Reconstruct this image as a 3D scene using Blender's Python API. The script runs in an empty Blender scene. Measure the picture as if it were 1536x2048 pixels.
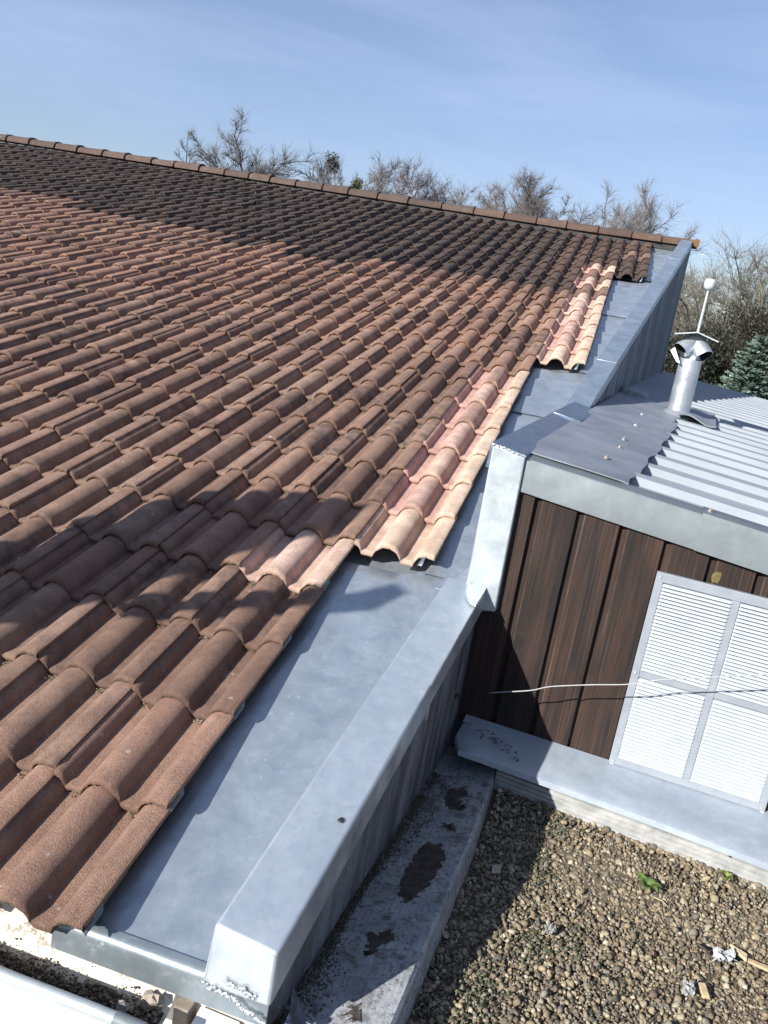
import bpy, math, random
import numpy as np
from mathutils import Vector, Matrix

sc = bpy.context.scene
rad = math.radians

# ---------------------------------------------------------------- camera, sky, sun, exposure
YAW, PITCH, ROLL = -0.22569712, 0.25841278, 0.16384171
FPX = 1692.74                      # focal length in pixels of a 1536 px wide picture
CAM = np.array([0.74368433, -1.2349896, 1.28126529])
SLOPE = 0.24103598                 # pitch of the tiled roof
GAUGE = 0.33183465                 # tile gauge along the slope
cy, sy, cp, sp = math.cos(YAW), math.sin(YAW), math.cos(PITCH), math.sin(PITCH)
FW = np.array([sy * cp, cy * cp, -sp])
R0 = np.array([cy, -sy, 0.0])
U0 = np.cross(R0, FW)
RT = math.cos(ROLL) * R0 + math.sin(ROLL) * U0
UP = -math.sin(ROLL) * R0 + math.cos(ROLL) * U0
cd = bpy.data.cameras.new('camera')
cam = bpy.data.objects.new('camera', cd)
sc.collection.objects.link(cam)
sc.camera = cam
cd.sensor_fit = 'HORIZONTAL'
cd.sensor_width = 36.0
cd.lens = 36.0 * FPX / 1536.0
cd.clip_start = 0.02
cd.clip_end = 1000.0
cam.matrix_world = Matrix(((RT[0], UP[0], -FW[0], CAM[0]), (RT[1], UP[1], -FW[1], CAM[1]),
                           (RT[2], UP[2], -FW[2], CAM[2]), (0, 0, 0, 1)))

SUN_D = np.array([0.503, 0.746, -0.45])
SUN_D = SUN_D / np.linalg.norm(SUN_D)          # the way the light travels
sun_el = math.asin(-SUN_D[2])
sun_az = math.atan2(-SUN_D[0], -SUN_D[1])
ld = bpy.data.lights.new('sun', 'SUN')
ld.energy = 5.0
ld.angle = rad(0.5)
ld.color = (1.0, 0.965, 0.915)
lamp = bpy.data.objects.new('sun', ld)
lamp.rotation_euler = Vector(SUN_D).to_track_quat('-Z', 'Y').to_euler()
lamp.location = (-6, -8, 8)
sc.collection.objects.link(lamp)

world = bpy.data.worlds.new('World')
sc.world = world
world.use_nodes = True
wt = world.node_tree
wt.nodes.clear()


def wn(kind, **kw):
    n = wt.nodes.new(kind)
    for k, v in kw.items():
        setattr(n, k, v)
    return n


w_out = wn('ShaderNodeOutputWorld')
w_bg = wn('ShaderNodeBackground')
w_sky = wn('ShaderNodeTexSky', sky_type='NISHITA', sun_disc=False)
w_sky.sun_elevation = sun_el
w_sky.sun_rotation = sun_az
w_sky.air_density = 1.0
w_sky.dust_density = 0.3
w_sky.ozone_density = 3.0
w_co = wn('ShaderNodeTexCoord')
w_map = wn('ShaderNodeMapping')
w_map.inputs['Scale'].default_value = (1.0, 1.6, 6.5)
w_map.inputs['Rotation'].default_value = (0.0, rad(8), rad(12))
w_n1 = wn('ShaderNodeTexNoise')
w_n1.inputs['Scale'].default_value = 1.9
w_n1.inputs['Detail'].default_value = 9.0
w_n1.inputs['Roughness'].default_value = 0.58
w_n1.inputs['Distortion'].default_value = 0.35
w_r1 = wn('ShaderNodeMapRange')
w_r1.inputs[1].default_value = 0.42
w_r1.inputs[2].default_value = 0.86
w_r1.inputs[3].default_value = 0.24
w_r1.inputs[4].default_value = 0.72
w_mix = wn('ShaderNodeMix', data_type='RGBA')
w_mix.inputs[7].default_value = (5.2, 6.4, 8.6, 1)
wt.links.new(w_co.outputs['Generated'], w_map.inputs['Vector'])
wt.links.new(w_map.outputs[0], w_n1.inputs['Vector'])
wt.links.new(w_n1.outputs[0], w_r1.inputs[0])
wt.links.new(w_r1.outputs[0], w_mix.inputs[0])
wt.links.new(w_sky.outputs[0], w_mix.inputs[6])
w_tint = wn('ShaderNodeMix', data_type='RGBA', blend_type='MULTIPLY')
w_tint.inputs[0].default_value = 1.0
w_tint.inputs[7].default_value = (.985, .97, 1.045, 1)
wt.links.new(w_mix.outputs[2], w_tint.inputs[6])
wt.links.new(w_tint.outputs[2], w_bg.inputs[0])
wt.links.new(w_bg.outputs[0], w_out.inputs[0])
w_bg.inputs[1].default_value = 0.060

sc.render.engine = 'CYCLES'
sc.view_settings.view_transform = 'Standard'
sc.view_settings.look = 'None'
sc.view_settings.exposure = 0.96
sc.view_settings.gamma = 1.0
sc.cycles.max_bounces = 6
sc.cycles.diffuse_bounces = 3
sc.cycles.glossy_bounces = 3
sc.cycles.use_denoising = True

# ---------------------------------------------------------------- frames and helpers
AZ = 0.0945                        # the parapet runs a little askew to the tile columns
E1 = np.array([math.cos(AZ), -math.sin(AZ), 0.0])
E2 = np.array([math.sin(AZ), math.cos(AZ), 0.0])
ORG = np.array([0.391, 0.029, 0.0])
TS = np.array([0.0, math.cos(SLOPE), math.sin(SLOPE)])     # up the slope
NS = np.array([0.0, -math.sin(SLOPE), math.cos(SLOPE)])    # roof normal
KS = math.tan(SLOPE) * math.cos(AZ)                        # rise of the roof along the parapet
COLL = sc.collection
rng = np.random.default_rng(7)
random.seed(7)


def W(u, v, z):
    """parapet frame (across, along, height) to world"""
    return ORG + u * E1 + v * E2 + np.array([0.0, 0.0, z])


def RP(x, t, h):
    """tile frame (across, up the slope, off the slope) to world"""
    return np.array([x, 0.0, 0.0]) + t * TS + h * NS + np.array([0, 0, .0125 * max(0.0, -x) * t / 9.4])


def pix(p):
    d = np.asarray(p) - CAM
    z = d @ FW
    return 768 + FPX * (d @ RT) / z, 1024 - FPX * (d @ UP) / z, z


class M:
    """collects polygons, links them as ONE mesh object"""

    def __init__(self):
        self.v, self.f, self.c = [], [], []
        self.tint = None

    def add(self, verts, faces):
        o = len(self.v)
        self.v.extend([tuple(map(float, p)) for p in verts])
        self.f.extend([tuple(o + i for i in f) for f in faces])
        if self.tint is not None:
            self.c.extend([self.tint] * len(verts))
        return self

    def hexa(self, p):
        """8 corners: 4 below, 4 above, both counter-clockwise"""
        return self.add(p, [(3, 2, 1, 0), (4, 5, 6, 7), (0, 1, 5, 4), (1, 2, 6, 5), (2, 3, 7, 6), (3, 0, 4, 7)])

    def box(self, u0, u1, v0, v1, z0, z1, fr=None):
        fr = fr or W
        return self.hexa([fr(u0, v0, z0), fr(u1, v0, z0), fr(u1, v1, z0), fr(u0, v1, z0),
                          fr(u0, v0, z1), fr(u1, v0, z1), fr(u1, v1, z1), fr(u0, v1, z1)])

    def prism(self, pts, off):
        pts = [np.asarray(p, float) for p in pts]
        n = len(pts)
        off = np.asarray(off, float)
        f = [tuple(range(n)), tuple(range(2 * n - 1, n - 1, -1))]
        f += [(i, i + n, (i + 1) % n + n, (i + 1) % n) for i in range(n)]
        return self.add(pts + [p + off for p in pts], f)

    def loft(self, rings, closed=False, caps=False):
        n = len(rings[0])
        vs = [p for r in rings for p in r]
        f = []
        for i in range(len(rings) - 1):
            for j in range(n if closed else n - 1):
                k = (j + 1) % n
                f.append((i * n + j, i * n + k, (i + 1) * n + k, (i + 1) * n + j))
        if caps:
            f.append(tuple(range(n - 1, -1, -1)))
            f.append(tuple((len(rings) - 1) * n + j for j in range(n)))
        return self.add(vs, f)

    def tube(self, pts, r, sides=8, caps=True):
        pts = [np.asarray(p, float) for p in pts]
        rr = r if hasattr(r, '__len__') else [r] * len(pts)
        rings = []
        a = None
        for i, p in enumerate(pts):
            d = pts[min(i + 1, len(pts) - 1)] - pts[max(i - 1, 0)]
            d = d / (np.linalg.norm(d) + 1e-9)
            if a is None:
                a = np.cross(d, [0, 0, 1.0] if abs(d[2]) < 0.9 else [1.0, 0, 0])
            a = a - d * (a @ d)
            a = a / (np.linalg.norm(a) + 1e-9)
            b = np.cross(d, a)
            rings.append([p + rr[i] * (math.cos(2 * math.pi * k / sides) * a + math.sin(2 * math.pi * k / sides) * b) for k in range(sides)])
        return self.loft(rings, True, caps)

    def twig(self, p, q, e, r):
        d = q - p
        a = np.array([d[1], -d[0], .3 * (abs(d[0]) + abs(d[1])) + 1e-4])
        a *= r / math.sqrt(a @ a)
        b = np.array([d[1] * a[2] - d[2] * a[1], d[2] * a[0] - d[0] * a[2], d[0] * a[1] - d[1] * a[0]])
        b *= r / (math.sqrt(b @ b) + 1e-9)
        c = -.5 * a - .87 * b
        b = -.5 * a + .87 * b
        return self.add([p + a, p + b, p + c, q + .8 * a, q + .8 * b, q + .8 * c, e], [(0, 1, 4, 3), (1, 2, 5, 4), (2, 0, 3, 5), (3, 4, 6), (4, 5, 6), (5, 3, 6)])

    def blob(self, c, s, n=6, m=8, jit=0.25):
        """a lumpy little solid"""
        c = np.asarray(c, float)
        s = np.asarray(s if hasattr(s, '__len__') else [s] * 3, float)
        vs = [c + s * np.array([0, 0, 1.0])]
        for i in range(1, n):
            th = math.pi * i / n
            for j in range(m):
                ph = 2 * math.pi * j / m
                k = 1 + jit * (random.random() - .5)
                vs.append(c + k * s * np.array([math.sin(th) * math.cos(ph), math.sin(th) * math.sin(ph), math.cos(th)]))
        vs.append(c - s * np.array([0, 0, 1.0]))
        f = [(0, 1 + j, 1 + (j + 1) % m) for j in range(m)]
        for i in range(n - 2):
            for j in range(m):
                a, b = 1 + i * m + j, 1 + i * m + (j + 1) % m
                f.append((a, a + m, b + m, b))
        e = len(vs) - 1
        f += [(e, e - m + (j + 1) % m, e - m + j) for j in range(m)]
        return self.add(vs, f)

    def build(self, name, mat, parent=None, smooth=None, bevel=0.0, seg=2):
        me = bpy.data.meshes.new(name)
        base = np.array(parent.matrix_basis.translation) if parent is not None else np.zeros(3)
        if parent is not None and parent.parent is not None:
            base = base + np.array(parent.parent.matrix_basis.translation)
        vv = np.array(self.v) - base
        me.from_pydata(vv.tolist(), [], self.f)
        if self.c:
            at = me.color_attributes.new('tint', 'FLOAT_COLOR', 'POINT')
            at.data.foreach_set('color', np.array(self.c, dtype=np.float32).ravel())
        me.materials.append(mat)
        if smooth is not None:
            me.polygons.foreach_set('use_smooth', [True] * len(me.polygons))
            if smooth < 180:
                me.set_sharp_from_angle(angle=rad(smooth))
        me.update()
        o = bpy.data.objects.new(name, me)
        COLL.objects.link(o)
        if parent is not None:
            o.parent = parent
        if bevel:
            b = o.modifiers.new('edge', 'BEVEL')
            b.width = bevel
            b.segments = seg
            b.limit_method = 'ANGLE'
            b.angle_limit = rad(35)
        return o


def thick(o, t):
    o.modifiers.new('thick', 'SOLIDIFY').thickness = t
    e = o.modifiers.new('crisp', 'EDGE_SPLIT')
    e.split_angle = rad(50)
    return o


def tag(o, label=None, cat=None, group=None, kind=None):
    for k, v in (('label', label), ('category', cat), ('group', group), ('kind', kind)):
        if v:
            o[k] = v
    return o


def thing(name, label, cat, loc=(0, 0, 0), group=None):
    o = bpy.data.objects.new(name, None)
    o.empty_display_size = 0.1
    o.location = [float(x) for x in loc]
    COLL.objects.link(o)
    return tag(o, label, cat, group)


# ---------------------------------------------------------------- materials
class Mat:
    def __init__(self, name, rough=0.8, metal=0.0):
        self.m = bpy.data.materials.new(name)
        self.m.use_nodes = True
        self.t = self.m.node_tree
        self.p = self.t.nodes['Principled BSDF']
        self.p.inputs['Roughness'].default_value = rough
        self.p.inputs['Metallic'].default_value = metal
        g = self.n('ShaderNodeNewGeometry')
        self.pos = g.outputs['Position']

    def n(self, kind, **kw):
        n = self.t.nodes.new(kind)
        for k, v in kw.items():
            setattr(n, k, v)
        return n

    def put(self, sock, v):
        if hasattr(v, 'is_linked'):
            self.t.links.new(v, sock)
        elif isinstance(v, tuple) and len(v) == 3 and sock.type == 'RGBA':
            sock.default_value = (*v, 1)
        else:
            sock.default_value = v

    def scaled(self, sc3, rotz=0.0, src=None):
        m = self.n('ShaderNodeMapping')
        m.inputs['Scale'].default_value = sc3
        m.inputs['Rotation'].default_value = (0, 0, rotz)
        self.put(m.inputs['Vector'], src or self.pos)
        return m.outputs[0]

    def noise(self, scale, detail=4.0, rough=0.55, vec=None, dist=0.0):
        n = self.n('ShaderNodeTexNoise')
        n.inputs['Scale'].default_value = scale
        n.inputs['Detail'].default_value = detail
        n.inputs['Roughness'].default_value = rough
        n.inputs['Distortion'].default_value = dist
        self.put(n.inputs['Vector'], vec or self.pos)
        return n.outputs[0]

    def voro(self, scale, vec=None, out=0, feature='F1'):
        n = self.n('ShaderNodeTexVoronoi', feature=feature)
        n.inputs['Scale'].default_value = scale
        self.put(n.inputs['Vector'], vec or self.pos)
        return n.outputs[out]

    def rng(self, v, a, b, c=0.0, d=1.0):
        n = self.n('ShaderNodeMapRange')
        self.put(n.inputs[0], v)
        for i, x in enumerate((a, b, c, d)):
            n.inputs[i + 1].default_value = x
        return n.outputs[0]

    def mix(self, f, a, b, mode='MIX'):
        n = self.n('ShaderNodeMix', data_type='RGBA', blend_type=mode)
        self.put(n.inputs[0], f)
        self.put(n.inputs[6], a)
        self.put(n.inputs[7], b)
        return n.outputs[2]

    def math(self, op, a, b=0.0):
        n = self.n('ShaderNodeMath', operation=op)
        self.put(n.inputs[0], a)
        self.put(n.inputs[1], b)
        return n.outputs[0]

    def attr(self, name):
        n = self.n('ShaderNodeAttribute', attribute_name=name)
        return n.outputs

    def color(self, c):
        self.put(self.p.inputs['Base Color'], c)
        return self

    def bump(self, h, strength=0.3, dist=0.01):
        n = self.n('ShaderNodeBump')
        n.inputs['Strength'].default_value = strength
        n.inputs['Distance'].default_value = dist
        self.put(n.inputs['Height'], h)
        if self.p.inputs['Normal'].is_linked:
            self.put(n.inputs['Normal'], self.p.inputs['Normal'].links[0].from_socket)
        self.put(self.p.inputs['Normal'], n.outputs[0])
        return self


def mat_tile():
    m = Mat('clay_tile', 0.9)
    a = m.attr('tint')
    grain = m.noise(300, 4, 0.7)
    blot = m.noise(9, 6, 0.62)
    c = m.mix(m.rng(blot, .3, .7), a[0], m.mix(1.0, a[0], (.60, .56, .54), 'MULTIPLY'))
    # grime: brown bloom on weathered barrels, amount carried per tile
    bloom = m.math('MULTIPLY', m.rng(m.noise(17, 5, 0.6), .42, .62), a['Alpha'])
    c = m.mix(bloom, c, (.085, .055, .043))
    c = m.mix(m.rng(grain, .50, .64, 0, .85), c, m.mix(1.0, c, (.45, .42, .42), 'MULTIPLY'))
    c = m.mix(m.rng(grain, .45, .30, 0, .60), c, m.mix(1.0, c, (1.75, 1.7, 1.65), 'MULTIPLY'))
    # pale lichen dots, rare
    sp = m.math('MULTIPLY', m.rng(m.voro(19), .15, .10), m.rng(m.noise(5.3, 2), .54, .60))
    sp = m.math('MULTIPLY', sp, m.rng(m.noise(120, 2), .40, .52))
    c = m.mix(m.math('MULTIPLY', sp, .75), c, (.42, .38, .33))
    m.color(c)
    m.bump(m.noise(270, 4, 0.72), .8, 0.006)
    m.bump(m.noise(45, 3, 0.6), 0.35, 0.006)
    return m.m


def mat_zinc(name, base, dark, rough=0.42, metal=0.7, streak=None, spots=0.0):
    m = Mat(name, rough, metal)
    cl = m.noise(7, 7, 0.62, dist=.6)
    c = m.mix(m.rng(cl, .28, .74), dark, base)
    sm = m.noise(38, 4, 0.6)
    c = m.mix(m.rng(sm, .35, .75, 0, .45), c, m.mix(1.0, c, (.74, .77, .82), 'MULTIPLY'))
    if metal > .5:
        c = m.mix(m.rng(m.noise(30, 6, .68), .56, .74, 0, .30), c, (.74, .78, .81))
    if streak:
        st = m.noise(1.0, 4, .6, vec=m.scaled(streak, -AZ))
        c = m.mix(m.rng(st, .45, .56, 0, .95), c, m.mix(1.0, c, (.17, .19, .24), 'MULTIPLY'))  # dark streaks paint in the shading lines of the cladding ribs
    sc1 = m.noise(1.0, 2, .5, vec=m.scaled((260, 9, 9), .55))
    c = m.mix(m.rng(sc1, .70, .76, 0, .14 if spots else 0.0), c, (.75, .78, .82))
    if spots:
        v = m.math('MULTIPLY', m.rng(m.voro(26), .11, .07), m.rng(m.noise(6, 2), .52, .56))
        c = m.mix(m.math('MULTIPLY', v, spots), c, (.62, .66, .70))
    m.color(c)
    r = m.rng(m.noise(14, 5, .6), .3, .7, rough - .09, rough + .12)
    m.put(m.p.inputs['Roughness'], r)
    m.bump(m.noise(4.5, 3, .5), .38, .02)
    m.bump(m.noise(20, 3, .5), .12, .006)
    m.bump(m.noise(160, 2, .5), .06, .002)
    return m.m


def mat_wood():
    m = Mat('weathered_board', 0.82)
    along = m.scaled((1, 1, .011))
    warp = m.noise(11, 3, .5, vec=m.scaled((1, 1, .4)))
    fine = m.noise(190, 5, .62, vec=along)
    mid = m.noise(36, 4, .6, vec=m.scaled((1, 1, .05)), dist=.8)
    big = m.noise(8, 3, .55, vec=m.scaled((1, 1, .30)))
    c = m.mix(m.rng(mid, .36, .66), (.0065, .0036, .0028), (.036, .0175, .0105))
    c = m.mix(m.rng(big, .52, .70, 0, .85), c, (.052, .028, .017))
    c = m.mix(m.rng(fine, .54, .72, 0, .5), c, (.130, .086, .062))
    c = m.mix(m.rng(fine, .46, .30, 0, .8), c, (.004, .003, .0025))
    dk = m.n('ShaderNodeVectorMath', operation='DOT_PRODUCT')
    m.put(dk.inputs[0], m.pos)
    dk.inputs[1].default_value = tuple(E1)
    sx = m.n('ShaderNodeSeparateXYZ')
    m.put(sx.inputs[0], m.pos)
    ck = m.n('ShaderNodeCombineXYZ')
    m.put(ck.inputs[0], dk.outputs['Value'])
    m.put(ck.inputs[1], m.math('MULTIPLY', sx.outputs[2], .62))
    kn = m.math('ADD', m.voro(5.6, vec=ck.outputs[0]), m.math('MULTIPLY', m.math('SUBTRACT', warp, .5), .16))
    kn = m.math('ADD', kn, m.rng(m.noise(3.1, 1), .46, .60, .0, .12))
    c = m.mix(m.rng(kn, .125, .060, 0, .7), c, (.010, .007, .005))
    c = m.mix(m.math('MULTIPLY', m.rng(kn, .175, .145, 0, .06), m.rng(kn, .11, .13)), c, (.15, .11, .08))
    c = m.mix(1.0, c, (.80, .70, .66), 'MULTIPLY')
    dt = m.n('ShaderNodeVectorMath', operation='DOT_PRODUCT')
    m.put(dt.inputs[0], m.pos)
    dt.inputs[1].default_value = tuple(E1 / .1355)
    cell = m.math('FLOOR', m.math('ADD', dt.outputs['Value'], -(ORG @ E1) / .1355 + .1402))
    wnz = m.n('ShaderNodeTexWhiteNoise', noise_dimensions='1D')
    m.put(wnz.inputs['W'], cell)
    k_ = m.rng(wnz.outputs['Value'], 0, 1, .62, 1.2)
    cb = m.n('ShaderNodeCombineColor')
    for i_ in range(3):
        m.put(cb.inputs[i_], k_)
    c = m.mix(1.0, c, cb.outputs[0], 'MULTIPLY')
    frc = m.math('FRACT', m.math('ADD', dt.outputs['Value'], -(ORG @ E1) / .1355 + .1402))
    lit_wear = m.math('MULTIPLY', m.rng(frc, .955, .985), m.rng(m.noise(5, 3), .40, .65, .05, .6))  # pale worn groove edges, with sun catching the bevel painted in
    c = m.mix(lit_wear, c, (.13, .088, .062))
    m.color(c)
    m.bump(fine, .6, .004)
    return m.m


def mat_plain(name, c1, c2, scale=12, rough=.8, metal=0.0, bump=0.0, bscale=60, det=5):
    m = Mat(name, rough, metal)
    m.color(m.mix(m.rng(m.noise(scale, det, .6), .33, .68), c1, c2))
    if bump:
        m.bump(m.noise(bscale, 4, .6), bump, .006)
    return m.m


def mat_tinted(name, rough=.85, bump=.3, bscale=200, var=(.6, .6, .6), metal=0.0):
    m = Mat(name, rough, metal)
    a = m.attr('tint')
    m.color(m.mix(m.rng(m.noise(bscale * .5, 3, .6), .35, .7), a[0], m.mix(1.0, a[0], var, 'MULTIPLY')))
    if bump:
        m.bump(m.noise(bscale, 3, .6), bump, .003)
    return m.m


def mat_ledge():
    m = Mat('painted_ledge', .75)
    n1 = m.noise(16, 7, .66)
    c = m.mix(m.rng(n1, .35, .65), (.22, .23, .245), (.34, .35, .365))
    c = m.mix(m.rng(m.noise(75, 5, .7), .52, .64, 0, .85), c, (.07, .065, .062))
    c = m.mix(m.rng(m.noise(26, 6, .7), .54, .62, 0, .6), c, (.055, .048, .042))
    c = m.mix(m.rng(m.noise(7, 6, .7), .58, .66, 0, .7), c, (.10, .092, .085))
    grid = m.n('ShaderNodeTexWave', wave_type='BANDS', bands_direction='X')
    grid.inputs['Scale'].default_value = 24
    grid.inputs['Distortion'].default_value = 1.2
    grid.inputs['Detail Scale'].default_value = 2.0
    m.put(grid.inputs['Vector'], m.scaled((1, .04, .04), AZ))
    c = m.mix(m.math('MULTIPLY', m.rng(grid.outputs[1], .07, .0), m.rng(m.noise(9, 3), .40, .62, 0, .5)), c, (.13, .13, .135))
    m.color(c)
    m.bump(grid.outputs[1], .10, .003)
    m.bump(m.noise(120, 4, .65), .45, .004)
    return m.m


def mat_render_wall():
    m = Mat('dirty_render', .9)
    st = m.noise(1.0, 5, .62, vec=m.scaled((14, 14, 2.4)))
    c = m.mix(m.rng(st, .36, .62), (.045, .044, .048), (.20, .20, .21))
    c = m.mix(m.rng(m.noise(60, 4, .65), .52, .7, 0, .7), c, (.05, .048, .045))
    m.color(c)
    m.bump(m.noise(90, 4, .65), .5, .005)
    return m.m


def mat_gutter():
    m = Mat('cream_gutter', .6)
    c = m.mix(m.rng(m.noise(10, 5, .6), .35, .7), (.50, .45, .36), (.62, .57, .47))
    d = m.math('MULTIPLY', m.rng(m.noise(30, 6, .7), .50, .60), m.rng(m.noise(140, 3, .6), .42, .52))
    c = m.mix(m.math('MULTIPLY', d, .8), c, (.13, .10, .075))
    m.color(c)
    return m.m


TILE = mat_tile()
ZNEW = mat_zinc('zinc_coping', (.58, .63, .66), (.44, .49, .525), .36, .66)
ZEND = mat_zinc('zinc_bright', (.50, .55, .565), (.36, .405, .43), .40, .55)
ZVAL = mat_zinc('zinc_valley', (.45, .50, .54), (.32, .365, .405), .40, .66, spots=.6)
ZFAS = mat_zinc('zinc_fascia', (.165, .19, .195), (.125, .145, .155), .6, .2)
ZAPR = mat_zinc('zinc_apron', (.27, .31, .33), (.20, .235, .255), .36, .55, spots=.5)
ZDARK = mat_zinc('zinc_dark', (.19, .24, .31), (.13, .17, .23), .38, .75)  # darker, bluer base for the level coping
ZUP = mat_zinc('zinc_upper', (.42, .48, .53), (.26, .31, .36), .40, .7)
ZCLAD = mat_zinc('zinc_cladding', (.15, .185, .235), (.09, .115, .155), .62, .0, streak=(15, 15, .30))
ZSILL = mat_zinc('zinc_sill', (.42, .47, .52), (.31, .36, .41), .5, .35)
SOLDER = mat_plain('solder', (.40, .43, .45), (.58, .60, .61), 90, .4, .7, .8, 220)
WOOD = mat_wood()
WHITE = mat_plain('white_plastic', (.37, .405, .44), (.42, .45, .485), 20, .5)
FRAME = mat_plain('shaded_frame', (.20, .225, .255), (.24, .265, .29), 20, .45)  # darker than the slats: the frame's weaker sun is put into its colour
SHEET = mat_plain('roof_sheet', (.235, .26, .28), (.285, .31, .33), 2.2, .55, .05)
MEMB = mat_plain('bitumen_felt', (.13, .145, .17), (.20, .22, .25), 5, .62, .0, .35, 160)
DARKFELT = mat_plain('black_felt', (.012, .012, .014), (.035, .033, .033), 30, .8, 0, .5, 80)
LEDGE = mat_ledge()
RENDER = mat_render_wall()
GUTTER = mat_gutter()
GALV = mat_zinc('galvanised', (.48, .51, .51), (.33, .36, .37), .45, .4)
PIPE = mat_zinc('flue_steel', (.66, .69, .71), (.50, .54, .58), .34, .75)
RUST = mat_plain('rusty_bolt', (.16, .11, .08), (.42, .40, .38), 200, .5, .5)
TINT = mat_tinted('tinted')
PEBB = mat_tinted('pebble', .8, .35, 320, (.62, .60, .58))
BARK = mat_tinted('bark', .9, .4, 30, (.6, .6, .6))
LEAF = mat_tinted('leaf', .6, 0.0, 12, (.7, .75, .6))
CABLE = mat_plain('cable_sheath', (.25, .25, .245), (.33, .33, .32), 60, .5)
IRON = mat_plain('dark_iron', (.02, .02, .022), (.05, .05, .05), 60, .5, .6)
SOIL = mat_plain('soil', (.050, .042, .030), (.115, .095, .062), 26, .95, 0, .6, 90)
GRASS = mat_plain('meadow', (.035, .055, .018), (.075, .09, .03), .35, .95, 0, .6, 4)
PAVE = mat_plain('pale_paving', (.80, .80, .79), (.88, .88, .87), 1.5, .8)
MORTAR = mat_plain('mortar', (.24, .20, .16), (.42, .37, .30), 40, .9, 0, .8, 70)
PINE = mat_plain('bare_timber', (.30, .22, .13), (.42, .32, .20), 8, .8)

# ---------------------------------------------------------------- setting: ground
GZ = -3.2
m = M()
m.add([(-400, -400, GZ), (400, -400, GZ), (400, 400, GZ), (-400, 400, GZ)], [(0, 1, 2, 3)])
tag(m.build('ground', GRASS), kind='structure')
m = M()
m.add([(-9, -7, GZ + .004), (.5, -7, GZ + .004), (.5, -.1, GZ + .004), (-9, -.1, GZ + .004)], [(0, 1, 2, 3)])
tag(m.build('pavement', PAVE), kind='structure')

# ---------------------------------------------------------------- tiled roof
roof = thing('tiled_roof', 'big sloping roof of brown roman clay tiles, its upper rows blackened by lichen', 'roof', (0, 0, 0))
TW, LIFT, TH = 0.30, 0.021, 0.020
BR, BH = 0.0525, 0.050
bc = (-0.025, 0.125, 0.275)


def prof(x):
    h = 0.0
    for c in bc:
        d = abs(x - c) / BR
        if d < 1:
            h = max(h, BH * (1 - d ** 2.3) ** 0.62)
    # flat-topped side lap
    if x > 0.262:
        h = min(h, BH * .97)
    return h


XS = [0.0, .006, .012, .018, .0225, .026, .0285, .032, .042, .055, .066, .0705, .0735, .0765]
XS += [round(.125 - .0525 * math.cos(k), 4) for k in np.linspace(.28, math.pi - .28, 17)]
XS += [.1735, .1765, .1795, .184, .194, .207, .217, .2205, .2225, .2245]
XS += [round(.275 - .0525 * math.cos(k), 4) for k in np.linspace(.33, math.pi / 2 + .2, 10)] + [.292, .2965, .30]
XS = sorted(set(XS))
PR = [prof(x) for x in XS]


LNOI = np.random.default_rng(3).normal(0, 1, 997)


def tile_rings(x0, r, jx, jt, jh, seedv):
    """one roman tile: the surface, its thick rounded nose and its undersides"""
    t0 = r * GAUGE + jt
    rs = []
    g = np.random.default_rng(seedv)
    rag = np.cumsum(g.normal(0, .0006, len(XS)))
    rag -= np.linspace(rag[0], rag[-1], len(XS))
    for k, (dt, dh) in enumerate(((.16, -TH), (.004, -TH), (-.002, -TH * .80), (-.003, -TH * .45), (-.0005, -TH * .12), (.006, .0008), (.014, .0012), (.045, 0), (.11, 0), (.2, 0), (.29, 0), (GAUGE + .05, 0))):
        ring = []
        for x, h in zip(XS, PR):
            step = -.009 * max(0.0, 1 - x / .026) if x < .026 else 0.0
            lip = .0012 * math.sin(x * 230 + seedv) + LNOI[(seedv * 13 + int(x * 400)) % 997] * .0011 if 1 <= k <= 5 else 0.0
            hh = h - BH + dh + step - LIFT * dt / GAUGE + jh + lip
            ring.append(RP(x0 - TW + x + jx, t0 + dt + (rag[XS.index(x)] if k < 7 else 0), hh))
        rs.append(ring)
    return rs


def add_tile(mm, x0, r, sd, new=False, pale_all=0.0):
    g = np.random.default_rng(sd)
    rs = tile_rings(x0, r, g.normal(0, .0022), g.normal(0, .004), g.normal(0, .0014), sd)
    sk, tl = g.normal(0, .006), g.normal(0, .006)
    rs = [[p + TS * sk * (x - .15) + NS * tl * (x - .15) for x, p in zip(XS, ring)] for ring in rs]
    base = mm.tint
    if new:
        pale, rose, main = np.array((.74, .58, .43)), np.array((.62, .385, .315)), np.array(base[:3])
        tt = []
        for k in range(len(rs)):
            for x in XS:
                w_ = 1 - min(1, abs(x - .125) / .045)
                q = rose * (1 - w_) + main * w_ if x < .21 else main * .35 + pale * .65
                q = q * (.55 if False else 1) if pale_all == 0 else q * (1 - pale_all) + main * pale_all
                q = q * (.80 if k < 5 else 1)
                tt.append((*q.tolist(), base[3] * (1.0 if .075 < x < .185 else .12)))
        mm.tint = None
        mm.loft(rs)
        mm.c.extend(tt)
        mm.tint = (*pale.tolist(), 0.0)
    else:
        mm.tint = None
        mm.loft(rs)
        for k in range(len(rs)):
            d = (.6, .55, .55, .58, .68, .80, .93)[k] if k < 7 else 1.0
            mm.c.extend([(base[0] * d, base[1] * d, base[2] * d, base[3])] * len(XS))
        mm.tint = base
    # right hand edge: thickness down to the side lap below
    e = [q[-1] for q in rs[5:]]
    lo = [p - NS * .015 - np.array([.001, 0, 0]) for p in e]
    mm.add(e + lo, [(i, i + len(e), i + 1 + len(e), i + 1) for i in range(len(e) - 1)])


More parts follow.
